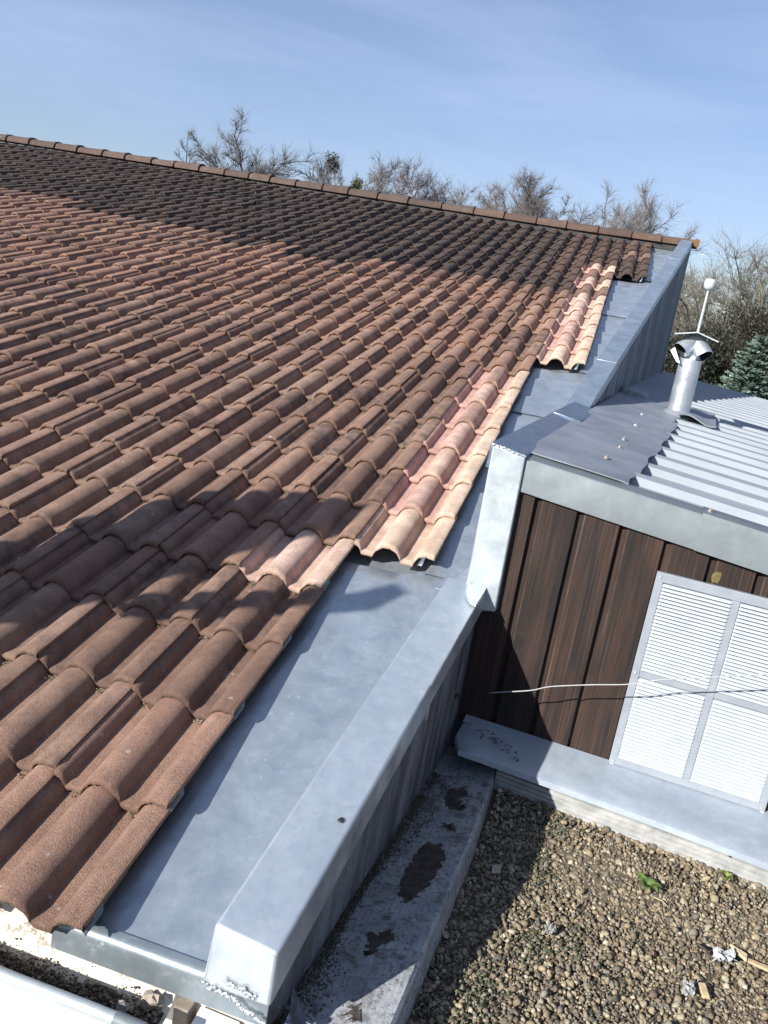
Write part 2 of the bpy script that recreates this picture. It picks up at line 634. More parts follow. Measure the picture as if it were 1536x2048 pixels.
BROWNS = [(.308, .190, .134), (.330, .206, .147), (.255, .152, .108), (.312, .186, .132), (.335, .214, .154)]
DARKS = [(.064, .043, .033), (.052, .036, .028), (.076, .051, .039), (.090, .060, .045)]
PINKS = {'peach': (.72, .54, .41), 'pink': (.68, .47, .39), 'light': (.70, .50, .40), 'rose': (.62, .40, .33), 'tan': (.42, .27, .205), 'brown': (.28, .175, .132)}
new_rows = {(0, 4): ('light', .15), (1, 5): ('peach', .0), (1, 6): ('pink', .1), (1, 7): ('peach', .12), (1, 8): ('light', .2), (1, 9): ('tan', .3),
            (1, 10): ('light', .25), (1, 11): ('tan', .4), (2, 13): ('peach', 0), (2, 14): ('pink', .25), (2, 15): ('pink', .3), (2, 16): ('light', .1),
            (2, 17): ('light', .15), (2, 18): ('light', .1), (2, 19): ('brown', .5), (2, 20): ('light', .0), (2, 21): ('brown', .3), (2, 22): ('light', .1),
            (3, 25): ('brown', .3)}
tiles = []
for r in range(28):
    top = 0 if r < 5 else 1 if r < 13 else 2 if r < 22 else 3
    for c in range(top, -45, -1):
        x0 = c * TW
        pts = [pix(RP(x0 - dx, r * GAUGE + dt, 0)) for dx in (0, TW) for dt in (0, GAUGE)]
        if any(p[2] < .2 for p in pts):
            continue
        if max(p[0] for p in pts) < -420 or min(p[1] for p in pts) > 2500:
            continue
        cx = [min(max(p[0], 0), 1536) for p in pts]
        cyy = [min(max(p[1], 0), 2048) for p in pts]
        q = [(cx[0], cyy[0]), (cx[2], cyy[2]), (cx[3], cyy[3]), (cx[1], cyy[1])]
        ar = abs(sum(q[i][0] * q[(i + 1) % 4][1] - q[(i + 1) % 4][0] * q[i][1] for i in range(4))) / 2
        tiles.append([ar + (1e6 if (c, r) in new_rows else 0), c, r])
tiles.sort(reverse=True)
field = M()
tints = {}
for i, (ar, c, r) in enumerate(tiles):
    sd = (c + 60) * 101 + r
    g = np.random.default_rng(sd + 5)
    if (c, r) in new_rows:
        nm, al = new_rows[(c, r)]
        col = np.array(PINKS[nm])
    else:
        al = float(g.uniform(0, .80))
        edge = 19 + (1 if c < -14 else 0) + (-1 if -9 < c < -4 and g.random() < .6 else 0)
        if r >= edge or (r >= 19 and c in (1,) and r == 20):
            col = np.array(DARKS[g.integers(4)])
            al = float(g.uniform(.2, .6))
            if c >= 1:
                col = col * np.array([1.55, 1.4, 1.25])
        else:
            col = np.array(BROWNS[g.integers(5)]) * g.uniform(.9, 1.12)
            if r > 11:
                col = col * np.array([1.12, 1.07, 1.04])
    tint = (*col.tolist(), al)
    if i < 100:
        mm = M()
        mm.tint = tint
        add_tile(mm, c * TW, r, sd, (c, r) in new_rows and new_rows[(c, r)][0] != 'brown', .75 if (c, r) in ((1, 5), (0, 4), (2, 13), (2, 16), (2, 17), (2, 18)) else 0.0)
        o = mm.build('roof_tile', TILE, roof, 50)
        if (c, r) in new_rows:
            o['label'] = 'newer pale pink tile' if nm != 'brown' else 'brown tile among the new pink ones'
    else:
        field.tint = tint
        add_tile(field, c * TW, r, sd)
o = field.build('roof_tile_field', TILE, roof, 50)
o['kind'] = 'stuff'

mm = M()
g = np.random.default_rng(404)
for k in range(2600):
    r = int(g.integers(1, 12))
    c = int(-abs(g.normal(0, 4.5)))
    x = c * TW + float(g.choice([-.095, -.245])) + g.normal(0, .012) + .005
    s_ = g.uniform(.0009, .0028)
    mm.tint = [(.13, .115, .07, 1), (.20, .17, .12, 1), (.07, .06, .04, 1), (.26, .22, .17, 1)][int(g.integers(4))]
    mm.blob(RP(x, r * GAUGE - .004 - abs(g.normal(0, .007)), -.0665 + s_ * .5), (s_ * 1.3, s_, s_ * .8), 3, 5, .6)
tag(mm.build('moss_crumbs', TINT), 'crumbs of moss and grit caught under the tile noses', 'moss', kind='stuff')
# small grey clips under the noses of the verge tiles
for r in (0, 1, 2, 3, 4):
    mm = M()
    t0 = r * GAUGE
    mm.prism([RP(-.012, t0 + .004, -.024), RP(.0035, t0 - .002, -.032), RP(.0045, t0 + .058, -.032), RP(-.002, t0 + .068, -.024)], -NS * .004)
    mm.build('verge_clip', ZFAS, roof)
for (xe, r) in ((.30, 5), (.60, 13), (.90, 22)):
    mm = M()
    t0 = r * GAUGE
    a = [RP(xe - .062, t0 + .012, -.066), RP(xe - .042, t0 + .018, -.020), RP(xe - .034, t0 + .018, -.020), RP(xe - .046, t0 + .012, -.066)]
    mm.prism(a, TS * .05)
    mm.build('hook_clip', ZVAL, roof)

# ridge tiles
yr = 28.45 * GAUGE
RIDGE_Y = yr * math.cos(SLOPE)
RIDGE_Z = yr * math.sin(SLOPE)
px_j = [-60, -27, 20, 65, 116, 160, 210, 255, 307.5, 352, 402, 452, 500, 542, 593, 646, 697, 755, 815.5, 882, 945.5, 1005.5, 1069.5, 1129, 1192, 1258, 1317, 1392]


def x_at(px):
    lo, hi = -14.0, 3.0
    for _ in range(40):
        mid = (lo + hi) / 2
        if pix((mid, RIDGE_Y, RIDGE_Z + .05 + .0125 * max(0.0, -mid)))[0] < px:
            lo = mid
        else:
            hi = mid
    return lo


xj = [x_at(p) for p in px_j]
xj = [xj[0] - .4 * k for k in range(8, 0, -1)] + xj
for i in range(len(xj) - 1):
    g = np.random.default_rng(300 + i)
    a, b = xj[i] - .0, xj[i + 1] + .035
    base = np.array([.105, .074, .058]) * g.uniform(.75, 1.25)
    if i > len(xj) - 9:
        base = base * np.array([1.15, 1.0, .95])
    mm = M()
    mm.tint = (*base.tolist(), float(g.uniform(.2, .9)))
    rings = []
    h0 = .060 + g.normal(0, .003)
    for x, s_, th in ((a, .90, 1), (a + .02, .90, 0), (a + (b - a) * .3, .92, 0), (a + (b - a) * .5, .94, 0), (a + (b - a) * .65, .955, 0), (a + (b - a) * .78, .965, 0), (b - .05, .98, 0), (b - .045, 1.06, 0), (b, 1.07, 0), (b, .95, 1)):
        ring = []
        for k in range(15):
            an = math.pi * (k / 14)
            rr = .115 * s_
            ring.append((x, RIDGE_Y - rr * math.cos(an) * 1.15, RIDGE_Z - .03 + .0125 * max(0.0, -x) + (h0 + .03) * s_ * math.sin(an) ** .8))
        rings.append(ring)
    if i == len(xj) - 2:
        mm.tint = None
        mm.loft(rings)
        for ring in rings:
            for q in ring:
                f = (q[0] - a) / (b - a)
                w_ = max(0.0, min(1.0, (f - .55) * 4 + .5 * math.sin(q[1] * 90))) * .85
                mm.c.append((*(base * (1 - w_) + np.array([.25, .125, .04]) * w_).tolist(), .2))
        rings = None
    else:
        mm.loft(rings)
    o = mm.build('ridge_tile', TILE, roof, 45)
    if i == len(xj) - 2:
        o['label'] = 'last ridge tile, spotted with orange lichen'
# mortar bedding under the ridge, back slope and roof deck
mm = M()
mm.hexa([(-16, RIDGE_Y - .11, RIDGE_Z + .06), (1.24, RIDGE_Y - .11, RIDGE_Z - .10), (1.24, RIDGE_Y + .11, RIDGE_Z - .10), (-16, RIDGE_Y + .11, RIDGE_Z + .06),
         (-16, RIDGE_Y - .09, RIDGE_Z + .12), (1.24, RIDGE_Y - .09, RIDGE_Z - .04), (1.24, RIDGE_Y + .09, RIDGE_Z - .04), (-16, RIDGE_Y + .09, RIDGE_Z + .12)])
mm.build('ridge_bedding', DARKFELT, roof)
mm = M()
mm.prism([RP(-16, .10, -.125), RP(.26, .10, -.125), RP(1.10, yr, -.125), RP(-16, yr, -.125)], -NS * .05)
mm.prism([(-16, RIDGE_Y + .02, RIDGE_Z - .09), (1.22, RIDGE_Y + .02, RIDGE_Z - .09), (1.7, RIDGE_Y + 6, RIDGE_Z - 1.6), (-16, RIDGE_Y + 6, RIDGE_Z - 1.6)], (0, 0, -.05))
mm.build('roof_deck', PINE, roof)

# ---------------------------------------------------------------- zinc valley gutter between tiles and parapet
valley = thing('valley_gutter', 'grey zinc sheet valley running up between the tiles and the parapet', 'roof gutter', RP(.1, 0.05, -.08))
VO = -.076


def par_x(t, u):
    """world x of the parapet frame's u at slope distance t"""
    y = t * math.cos(SLOPE)
    v = (y - ORG[1]) / math.cos(AZ) + u * math.tan(AZ)
    return ORG[0] + u * math.cos(AZ) + v * math.sin(AZ)


ts = [0.048, 1.665, 3.44, 4.33, 5.9, 7.45, 9.36]
for i in range(len(ts) - 1):
    a, b = ts[i] - (.0 if i == 0 else .03), ts[i + 1]
    o_ = VO
    mm = M()
    rings = []
    for k in range(25):
        f = k / 24
        t = a + (b - a) * f
        te = t / GAUGE
        edge = 0 if te < 4.9 else .3 if te < 12.9 else .6 if te < 21.9 else .9
        xa0 = edge - .34
        ring = []
        for j in range(25):
            x = xa0 + (par_x(t, -.10) - xa0) * j / 24
            wv = .0013 * math.sin(9 * t + 1.2 * j) * math.sin(.7 * j + i) if 0 < k < 24 else 0
            ring.append(RP(x, t, o_ + (.0065 if i else 0) * (1 - f) + wv - (.035 if x < edge - .035 else 0)))
        rings.append(ring)
    mm.loft(rings)
    mm.build('zinc_sheet', ZVAL, valley, 60)
# front apron turned down over the gutter
mm = M()
ax0, ax1 = -.094, .385
y0 = .048 * math.cos(SLOPE)
zt = RP(0, .048, VO)[2]
rings = []
for dy, dz in ((.020, .006), (.010, .0042), (.004, .002), (-.0005, -.002), (-.003, -.007), (-.004, -.014), (-.004, -.03), (-.004, -.066)):
    rings.append([(x, y0 + dy, zt + dz) for x in np.linspace(ax0, ax1, 14)])
mm.loft(rings)
o = mm.build('zinc_apron', ZAPR, valley, 60)
thick(o, .0015)
# bird droppings / solder splashes stay in the material; loose soaker plate beside the post
mm = M()
mm.prism([RP(par_x(1.45, -.178), 1.50, -.030), RP(par_x(1.45, -.084), 1.50, -.030), RP(par_x(1.9, -.07), 1.95, -.055), RP(par_x(1.9, -.135), 1.96, -.060)], -NS * .003)
mm.build('soaker_plate', ZVAL, valley)
mm = M()
mm.prism([RP(par_x(1.45, -.160), 1.46, -.022), RP(par_x(1.45, -.084), 1.46, -.020), RP(par_x(1.8, -.085), 1.86, -.040)], -NS * .003)
mm.build('soaker_fold', ZNEW, valley)

# ---------------------------------------------------------------- parapet with zinc coping
parapet = thing('parapet_wall', 'low rendered parapet capped with folded zinc coping beside the tiles', 'parapet', W(-.07, 0, GZ))
mm = M()
w0, w1 = -.125, -.022
vv = [0.03, 1.40]
mm.hexa([W(w0, .03, GZ), W(w1, .03, GZ), W(w1, 1.42, GZ), W(w0, 1.42, GZ), W(w0, .03, .03), W(w1, .03, .03), W(w1, 1.42, .03 + KS * 1.39), W(w0, 1.42, .03 + KS * 1.39)])
mm.build('rendered_wall', RENDER, parapet)


def cap(va, vb, ul, ur, up, lip, mat, name, z0=.054, front=False, bev=.006, ul2=None, ur2=None, left=.125):
    """a folded coping: top following the slope, a lip on the right, a skirt on the left"""
    ul2 = ul if ul2 is None else ul2
    ur2 = ur if ur2 is None else ur2
    mm = M()
    za, zb = z0 + KS * va + up, z0 + KS * vb + up
    t = .0016
    if front:
        mm.hexa([W(ul - .010, va - .004, za - .138), W(ur + .002, va - .004, za - .122), W(ur2 + .002, vb, zb - lip), W(ul2 - .004, vb, zb - left),
                 W(ul, va, za + .004), W(ur, va, za), W(ur2, vb, zb), W(ul2, vb, zb + .003)])
    else:
        mm.hexa([W(ul - .004, va, za - left), W(ur + .003, va, za - lip), W(ur2 + .003, vb, zb - lip), W(ul2 - .004, vb, zb - left),
                 W(ul, va, za + .003), W(ur, va, za), W(ur2, vb, zb), W(ul2, vb, zb + .003)])
    return mm.build(name, mat, parapet, 40, bev, 3)


cap(0.0, .845, -.138, 0.0, 0.004, .085, ZNEW, 'coping_piece', front=True, bev=.0075)
cap(.842, 1.385, -.136, -.002, 0.0, .072, ZNEW, 'coping_piece', bev=.005)
# folded lug under the joint
mm = M()
mm.box(.001, .003, .836, .858, .054 + KS * .84 - .10, .054 + KS * .84 - .02)
mm.build('coping_lug', ZNEW, parapet)
# end of the lower coping folded up against the post
z1 = .054 + KS * 1.371
mm = M()
arc = [W(-.064, 1.372, z1 + .004)]
for k in range(9):
    an = math.pi / 2 * k / 8
    arc.append(W(-.064 + .062 * (1 - math.cos(an)) , 1.372 - .12 * math.sin(an), z1 + .006 - KS * .12 * math.sin(an)))
arc.append(W(-.001, 1.372, z1 + .004))
mm.prism(arc, (0, 0, .003))
mm.build('solder_patch', ZNEW, parapet, None, .001)
# the upright zinc post where the parapet steps up
mm = M()
mm.hexa([W(-.070, 1.371, .30), W(.041, 1.371, .322), W(.044, 1.46, .322), W(-.070, 1.46, .30),
         W(-.072, 1.371, .860), W(.037, 1.371, .843), W(.037, 1.46, .843), W(-.072, 1.46, .860)])
mm.build('corner_post', ZEND, parapet, 40, .005, 3)
# level coping behind the post, two pieces
for va, vb, d in ((1.383, 2.58, 0.002), (2.55, 3.24, .006)):
    mm = M()
    fl = lambda v: .036 + .015 * max(0, (v - 1.37)) * .5
    mm.hexa([W(-.086, va, .78), W(fl(va) + .004, va, .800), W(fl(vb) + .004, vb, .795), W(-.09, vb, .78),
             W(-.080, va, .862 + d), W(fl(va), va, .846 + d), W(fl(vb), vb, .834 + d), W(-.088, vb, .858 + d)])
    mm.build('coping_piece', ZDARK, parapet, 40, .004, 2)
mm = M()
mm.hexa([W(-.075, 1.40, -.2), W(.030, 1.40, -.2), W(.030, 3.3, .4), W(-.075, 3.3, .4), W(-.075, 1.40, .80), W(.030, 1.40, .80), W(.030, 3.3, .80), W(-.075, 3.3, .80)])
mm.build('upstand_core', ZCLAD, parapet)
# upper coping, four lapped pieces
lu = lambda v: -.128 + (v - 3.15) * .0137
ru = lambda v: -.006 + (v - 3.15) * .0142
cuts = [3.12, 4.12, 5.07, 7.88, 9.20]
for i in range(4):
    a, b = cuts[i] - (.03 if i else 0), cuts[i + 1]
    cap(a, b, lu(a), ru(a), .0035 * (i % 2), .055, ZUP, 'coping_piece', ul2=lu(b), ur2=ru(b), bev=.005)
# cladding of the upper wall above the annex roof
mm = M()
n = 64
top, bot = [], []
for k in range(n + 1):
    v = 3.05 + (9.22 - 3.05) * k / n
    d = .010 * (abs(((v * 2.2) % 1) - .5) < .06)
    top.append(W(ru(v) - .008 + d, v, max(.80, .054 + KS * v - .02)))
    bot.append(W(ru(v) - .004 + d, v, .72))
mm.loft([bot, top])
e = n
mm.add([bot[e], top[e], top[e] - E1 * .12, bot[e] - E1 * .12], [(0, 1, 2, 3)])
mm.build('zinc_cladding', ZCLAD, parapet, 30)
# ragged solder along the seams
for pts in ([W(-.060, -.008, -.078), W(-.10, -.008, -.072), W(-.14, -.008, -.074)], [W(-.095, -.008, -.045), W(-.03, -.008, -.050)],
            [W(-.055, -.008, -.086), W(.0, -.008, -.098)],
            [W(-.072, 1.366, .861), W(.037, 1.366, .844)], [W(-.066, 1.366, .397), W(0.0, 1.366, .386)], [W(0.0, 1.366, .386), W(.012, 1.366, .350)]):
    mm = M()
    L = sum(np.linalg.norm(pts[i + 1] - pts[i]) for i in range(len(pts) - 1))
    k = max(10, int(L / .0032))
    small = abs(pts[0] - W(-.072, 1.366, .861)).max() < .02 or pts[0][2] > .3
    for j in range(k):
        f = j / (k - 1) * (len(pts) - 1)
        i = min(int(f), len(pts) - 2)
        p = pts[i] + (pts[i + 1] - pts[i]) * (f - i)
        s_ = random.uniform(.0016, .0028) if small else random.uniform(.0022, .0046)
        mm.blob(p + np.array([random.gauss(0, .001), 0, random.gauss(0, .0018 if small else .003)]), (s_ * 1.3, s_ * .6, s_ * 1.1), 4, 6, .6)
    mm.build('solder_seam', SOLDER, parapet, 180)

# ---------------------------------------------------------------- ledge along the foot of the parapet
FZ = -.262
LZ = lambda u: -.205 + .04 * min(1.0, max(0.0, (u + .02) / .19))


def on_ledge(u, v):
    """slide a point along its sight line onto the sloping ledge"""
    p = W(u, v, -.19)
    d = p - CAM
    lo, hi = .5, 1.3
    for _ in range(40):
        k = (lo + hi) / 2
        q = CAM + k * d - ORG
        if q[2] > LZ(q @ E1):
            lo = k
        else:
            hi = k
    q = CAM + lo * d - ORG
    return q @ E1, q @ E2
ledge = thing('concrete_ledge', 'peeling grey ledge at the foot of the parapet, dark bare patches showing', 'ledge', W(.08, .4, FZ))
mm = M()
pts_r = [(-.7, .218), (.0, .212), (.3, .204), (.6, .195), (.95, .187), (1.225, .172), (1.24, .165), (1.39, .165)]
n = len(pts_r)
rings = []
for v, u in pts_r:
    rings.append([W(-.03, v, LZ(-.03)), W(.05, v, LZ(.05)), W(.12, v, LZ(.12)), W(u - .008, v, LZ(.17) - .001), W(u, v, LZ(.17) - .008), W(u + .010, v, FZ - .02)])
mm.loft(rings)
mm.add([rings[-1][0], rings[-1][1], rings[-1][2], rings[-1][3], rings[-1][4], rings[-1][5], W(-.03, 1.39, FZ - .02)], [(0, 1, 2, 3, 4, 5, 6)])
mm.build('ledge_top', LEDGE, ledge, 40)
patches = [[(.077, .819), (.12, .834), (.14, .778), (.138, .682), (.125, .607), (.098, .551), (.074, .597), (.063, .65), (.067, .749)],
           [(.058, 1.114), (.1, 1.154), (.111, 1.117), (.097, 1.076), (.125, 1.054), (.123, 1.022), (.082, 1.015), (.062, 1.037)],
           [(.057, .415), (.108, .454), (.117, .429), (.097, .386), (.085, .35), (.076, .356), (.072, .389)],
           [(.10, .20), (.122, .215), (.13, .18), (.118, .165)], [(.09, .93), (.12, .945), (.128, .92), (.10, .905)]]
PATCH = mat_plain('bare_patch', (.028, .022, .018), (.085, .068, .052), 40, .9, 0, .8, 120)
for poly in patches:
    ref = []
    for i in range(len(poly)):
        a, b = np.array(on_ledge(*poly[i])), np.array(on_ledge(*poly[(i + 1) % len(poly)]))
        for k in range(8):
            ref.append(a + (b - a) * k / 8 + np.random.default_rng(i * 7 + k).normal(0, .0055, 2))
    mm = M()
    mm.prism([W(p[0], p[1], LZ(p[0]) + .0018) for p in ref], (0, 0, -.002))
    mm.build('bare_patch', PATCH, ledge)
# dirt and moss gathered in the angle of the wall
mm = M()
for k in range(5200):
    v = random.uniform(-.2, 1.19)
    wd = .028 + .022 * math.sin(v * 9) + (.05 if v > 1.05 else 0)
    u = -.02 + abs(random.gauss(0, 1)) * max(.012, wd) * .7
    mm.tint = random.choice([(.065, .052, .036, 1), (.095, .078, .048, 1), (.15, .125, .080, 1), (.04, .034, .026, 1), (.075, .070, .036, 1)])
    s_ = random.uniform(.0010, .0030)
    mm.blob(W(u, v, LZ(u) + s_ * .3 + max(0, .012 - (u + .02) * .4) * random.random()), (s_, s_ * random.uniform(.7, 1.5), s_ * .7), 3, 5, .6)
tag(mm.build('moss_dirt', TINT, None), 'brown moss and grit in the angle between wall and ledge', 'moss', kind='stuff')
# crumpled dark felt scrap behind the coping end
mm = M()
a = W(.012, .06, LZ(.012) + .004)
mm.loft([[W(.005, .10, -.10), W(.020, .06, -.12), W(.018, .02, -.15)], [W(.030, .11, -.15), W(.050, .05, -.165), W(.035, .0, -.178)], [W(.05, .10, -.186), W(.07, .06, -.186), W(.05, -.01, -.186)]])
tag(mm.build('felt_scrap', ZCLAD), 'crumpled bluish scrap of lead sheet under the coping end', 'scrap')

# ---------------------------------------------------------------- flat gravel roof
mm = M()
mm.add([W(.16, -3.5, FZ - .012), W(5, -3.5, FZ - .012), W(5, .93, FZ - .012), W(.16, .93, FZ - .012), W(.16, 1.18, FZ + .036), W(5, 1.18, FZ + .036), W(5, 1.31, FZ + .036), W(.16, 1.31, FZ + .036)], [(0, 1, 2, 3), (3, 2, 5, 4), (4, 5, 6, 7)])
tag(mm.build('flat_roof', SOIL), kind='structure')


def ico2():
    t = (1 + 5 ** .5) / 2
    v = [(-1, t, 0), (1, t, 0), (-1, -t, 0), (1, -t, 0), (0, -1, t), (0, 1, t), (0, -1, -t), (0, 1, -t), (t, 0, -1), (t, 0, 1), (-t, 0, -1), (-t, 0, 1)]
    f = [(0, 11, 5), (0, 5, 1), (0, 1, 7), (0, 7, 10), (0, 10, 11), (1, 5, 9), (5, 11, 4), (11, 10, 2), (10, 7, 6), (7, 1, 8), (3, 9, 4), (3, 4, 2), (3, 2, 6), (3, 6, 8), (3, 8, 9), (4, 9, 5), (2, 4, 11), (6, 2, 10), (8, 6, 7), (9, 8, 1)]
    v = [np.array(p) / np.linalg.norm(p) for p in v]
    cache, nf = {}, []

    def mid(i, j):
        k = (min(i, j), max(i, j))
        if k not in cache:
            p = v[i] + v[j]
            v.append(p / np.linalg.norm(p))
            cache[k] = len(v) - 1
        return cache[k]
    for a, b, c in f:
        x, y, z = mid(a, b), mid(b, c), mid(c, a)
        nf += [(a, x, z), (b, y, x), (c, z, y), (x, y, z)]
    return np.array(v), np.array(nf)


BANK = lambda v: .052 * np.clip((v - .93) / .25, 0, 1) ** 1.3


def gravel(n):
    iv, jf = ico2()
    g = np.random.default_rng(11)
    u = g.uniform(.195, 1.55, n)
    v = g.uniform(-.75, 1.255, n)
    v = np.minimum(v, 1.207 + .055 * np.clip(1 - (u - .10) / .9, 0, 1) - g.random(n) * .01)
    size = np.clip(g.lognormal(math.log(.0038), .40, n), .0018, .0100)
    sc3 = np.stack([size * g.uniform(.8, 1.45, n), size * g.uniform(.75, 1.15, n), size * g.uniform(.5, .85, n)], 1)
    # random rotations
    qn = g.normal(size=(n, 4))
    qn[:, 1:3] *= .45
    qn /= np.linalg.norm(qn, axis=1, keepdims=True)
    w_, x_, y_, z_ = qn.T
    Rm = np.stack([1 - 2 * (y_ * y_ + z_ * z_), 2 * (x_ * y_ - z_ * w_), 2 * (x_ * z_ + y_ * w_), 2 * (x_ * y_ + z_ * w_), 1 - 2 * (x_ * x_ + z_ * z_), 2 * (y_ * z_ - x_ * w_),
                   2 * (x_ * z_ - y_ * w_), 2 * (y_ * z_ + x_ * w_), 1 - 2 * (x_ * x_ + y_ * y_)], 1).reshape(n, 3, 3)
    shp = iv[None] * (1 + .16 * np.sin(iv[None] @ g.normal(0, 2.2, (n, 3, 1)) + g.uniform(0, 6, (n, 1, 1))))
    P = np.einsum('nij,nkj->nki', Rm, shp * sc3[:, None, :])
    base = ORG[None] + u[:, None] * E1 + v[:, None] * E2
    base[:, 2] = BANK(v) + FZ - .010 + size * g.uniform(.2, 1.15, n) + .004 * np.sin(u * 9) * np.sin(v * 7)
    P = P + base[:, None, :]
    k = len(iv)
    F = (jf[None] + (np.arange(n) * k)[:, None, None]).reshape(-1, 3)
    pal = np.array([(.20, .145, .092), (.26, .195, .125), (.155, .112, .074), (.31, .25, .175), (.115, .085, .060), (.22, .175, .13), (.37, .31, .235), (.17, .14, .11), (.095, .08, .062)])
    pr_ = np.array([.2, .17, .17, .08, .12, .1, .03, .08, .05])
    ci = g.choice(len(pal), n, p=pr_ / pr_.sum())
    col = pal[ci] * np.array([1.06, 1.14, 1.13]) * g.uniform(.70, 1.25, (n, 1))
    col = np.concatenate([col, np.ones((n, 1))], 1)
    me = bpy.data.meshes.new('gravel')
    nv, nt = n * k, len(F)
    me.vertices.add(nv)
    me.vertices.foreach_set('co', P.reshape(-1).astype(np.float32))
    me.loops.add(nt * 3)
    me.loops.foreach_set('vertex_index', F.reshape(-1).astype(np.int32))
    me.polygons.add(nt)
    me.polygons.foreach_set('loop_start', np.arange(0, nt * 3, 3, dtype=np.int32))
    me.polygons.foreach_set('use_smooth', np.ones(nt, dtype=bool))
    me.update(calc_edges=True)
    at = me.color_attributes.new('tint', 'FLOAT_COLOR', 'POINT')
    at.data.foreach_set('color', np.repeat(col, k, axis=0).astype(np.float32).ravel())
    me.materials.append(PEBB)
    o = bpy.data.objects.new('gravel', me)
    COLL.objects.link(o)
    tag(o, 'loose brown pea gravel covering the flat roof', 'gravel', kind='stuff')


gravel(60000)

# litter on the gravel
def scrap(name, label, cat, poly, th, mat, tint, z=.0, tilt=0.0):
    mm = M()
    mm.tint = (*tint, 1)
    c = np.mean(np.array(poly), 0)
    mm.prism([W(a, b, FZ + z + th + tilt * (a - c[0])) for a, b in poly], (0, 0, -th))
    return tag(mm.build(name, mat, None, None, th * .2, 1), label, cat)


scrap('paper_scrap', 'square cream paper scrap lying on the shaded gravel', 'scrap', [(.257, .915), (.279, .925), (.287, .888), (.263, .878)], .002, TINT, (.46, .42, .34), .012, .2)
scrap('wood_chip', 'blond wood chip lying flat on the gravel, lowest of the chips', 'wood chip', [(.825, .76), (.842, .765), (.853, .72), (.836, .715)], .008, TINT, (.52, .40, .23), .008, .1)
scrap('wood_chip', 'short pale wood offcut beside the crumpled white paper', 'wood chip', [(.905, .955), (.912, .935), (.945, .905), (.948, .93)], .009, TINT, (.54, .43, .27), .009, .1)
scrap('wood_chip', 'long thin tan wood splinter at the right edge of the gravel', 'wood chip', [(.945, .925), (.95, .91), (1.03, .895), (1.03, .915)], .007, TINT, (.45, .34, .20), .009, .05)


def crumple(cu, cv, ru_, rv, label, tint, sd):
    g = np.random.default_rng(sd)
    mm = M()
    mm.tint = (*tint, 1)
    rings = []
    for i in range(7):
        ring = []
        for j in range(7):
            a, b = (i / 6 - .5) * 2, (j / 6 - .5) * 2
            k = 1 - .35 * max(abs(a), abs(b)) * g.random()
            ring.append(W(cu + a * ru_ * k, cv + b * rv * k + a * rv * .4, FZ + .010 + g.uniform(0, .018) + .004))
        rings.append(ring)
    mm.loft(rings)
    o = mm.build('crumpled_paper', TINT)
    thick(o, .0012)
    return tag(o, label, 'paper')


crumple(.888, .885, .034, .03, 'crumpled white paper beside the wood offcuts on the gravel', (.42, .43, .43), 3)
crumple(.800, .715, .018, .026, 'small dirty grey paper wad nearest the lowest wood chip', (.30, .30, .29), 4)
crumple(.455, .73, .014, .016, 'grey wad of paper alone among mossy gravel', (.26, .25, .235), 5)


def weed(cu, cv, n, ln, label, tint):
    t_ = thing('weed', label, 'weed', W(cu, cv, FZ))
    g = np.random.default_rng(int(cu * 1000))
    for k in range(n):
        an = k * 2.4 + g.uniform(-.3, .3)
        L = ln * g.uniform(.6, 1.1)
        mm = M()
        mm.tint = (*(np.array(tint) * g.uniform(.7, 1.2)).tolist(), 1)
        c = np.array([math.cos(an), math.sin(an)])
        s_ = np.array([-c[1], c[0]])
        rings = []
        for i in range(6):
            f = i / 5
            wd = L * .26 * math.sin(math.pi * min(.97, f * .9 + .06))
            h = .010 + .020 * math.sin(f * 2.4)
            mid = c * L * f
            rings.append([W(cu + mid[0] + s_[0] * wd * q, cv + mid[1] + s_[1] * wd * q, FZ + BANK(cv) + h + .004 * abs(q)) for q in (-1, 0, 1)])
        mm.loft(rings)
        mm.build('weed_leaf', LEAF, t_, 180)


weed(.678, 1.04, 9, .042, 'flat leafy green weed growing in the middle of the gravel', (.10, .15, .035))
weed(.886, 1.165, 11, .026, 'small yellow green weed against the metal edge strip', (.16, .19, .05))
for lab, a, b, r_ in (('thin pale twig lying beside the flat green weed', (.70, 1.03), (.742, 1.012), .0022), ('dry straw stalk on the gravel between the moss patches', (.50, .86), (.53, .93), .0014), ('dark curled bark strip near the lower wood chips', (.82, .90), (.86, .865), .004)):
    mm = M()
    mm.tint = (.40, .32, .20, 1) if 'dark' not in lab else (.05, .038, .03, 1)
    A, B = W(*a, FZ + .016), W(*b, FZ + .014)
    mm.tube([A, (A + B) / 2 + np.array([.003, .002, .003]), B], [r_, r_ * .9, r_ * .6], 6)
    tag(mm.build('twig', TINT), lab, 'twig')
# moss cushions
mm = M()
for (cu, cv, n_, sp_) in ((.43, .68, 160, .05), (.34, .47, 170, .05), (.37, .98, 120, .04), (.52, .72, 90, .03), (.60, .60, 60, .05), (.40, 1.15, 120, .025), (.30, .30, 100, .04)):
    for k in range(n_):
        mm.tint = random.choice([(.085, .090, .045, 1), (.12, .12, .075, 1), (.06, .065, .03, 1), (.15, .15, .11, 1)])
        s_ = random.uniform(.002, .0055)
        mm.blob(W(random.gauss(cu, sp_ * .6), cv_ := random.gauss(cv, sp_), FZ + (BANK(cv_) if cv_ < 1.2 else .05) + random.uniform(-.002, .006)), (s_, s_, s_ * .7), 3, 5, .6)
tag(mm.build('moss', TINT), 'grey green moss creeping between the pebbles', 'moss', kind='stuff')

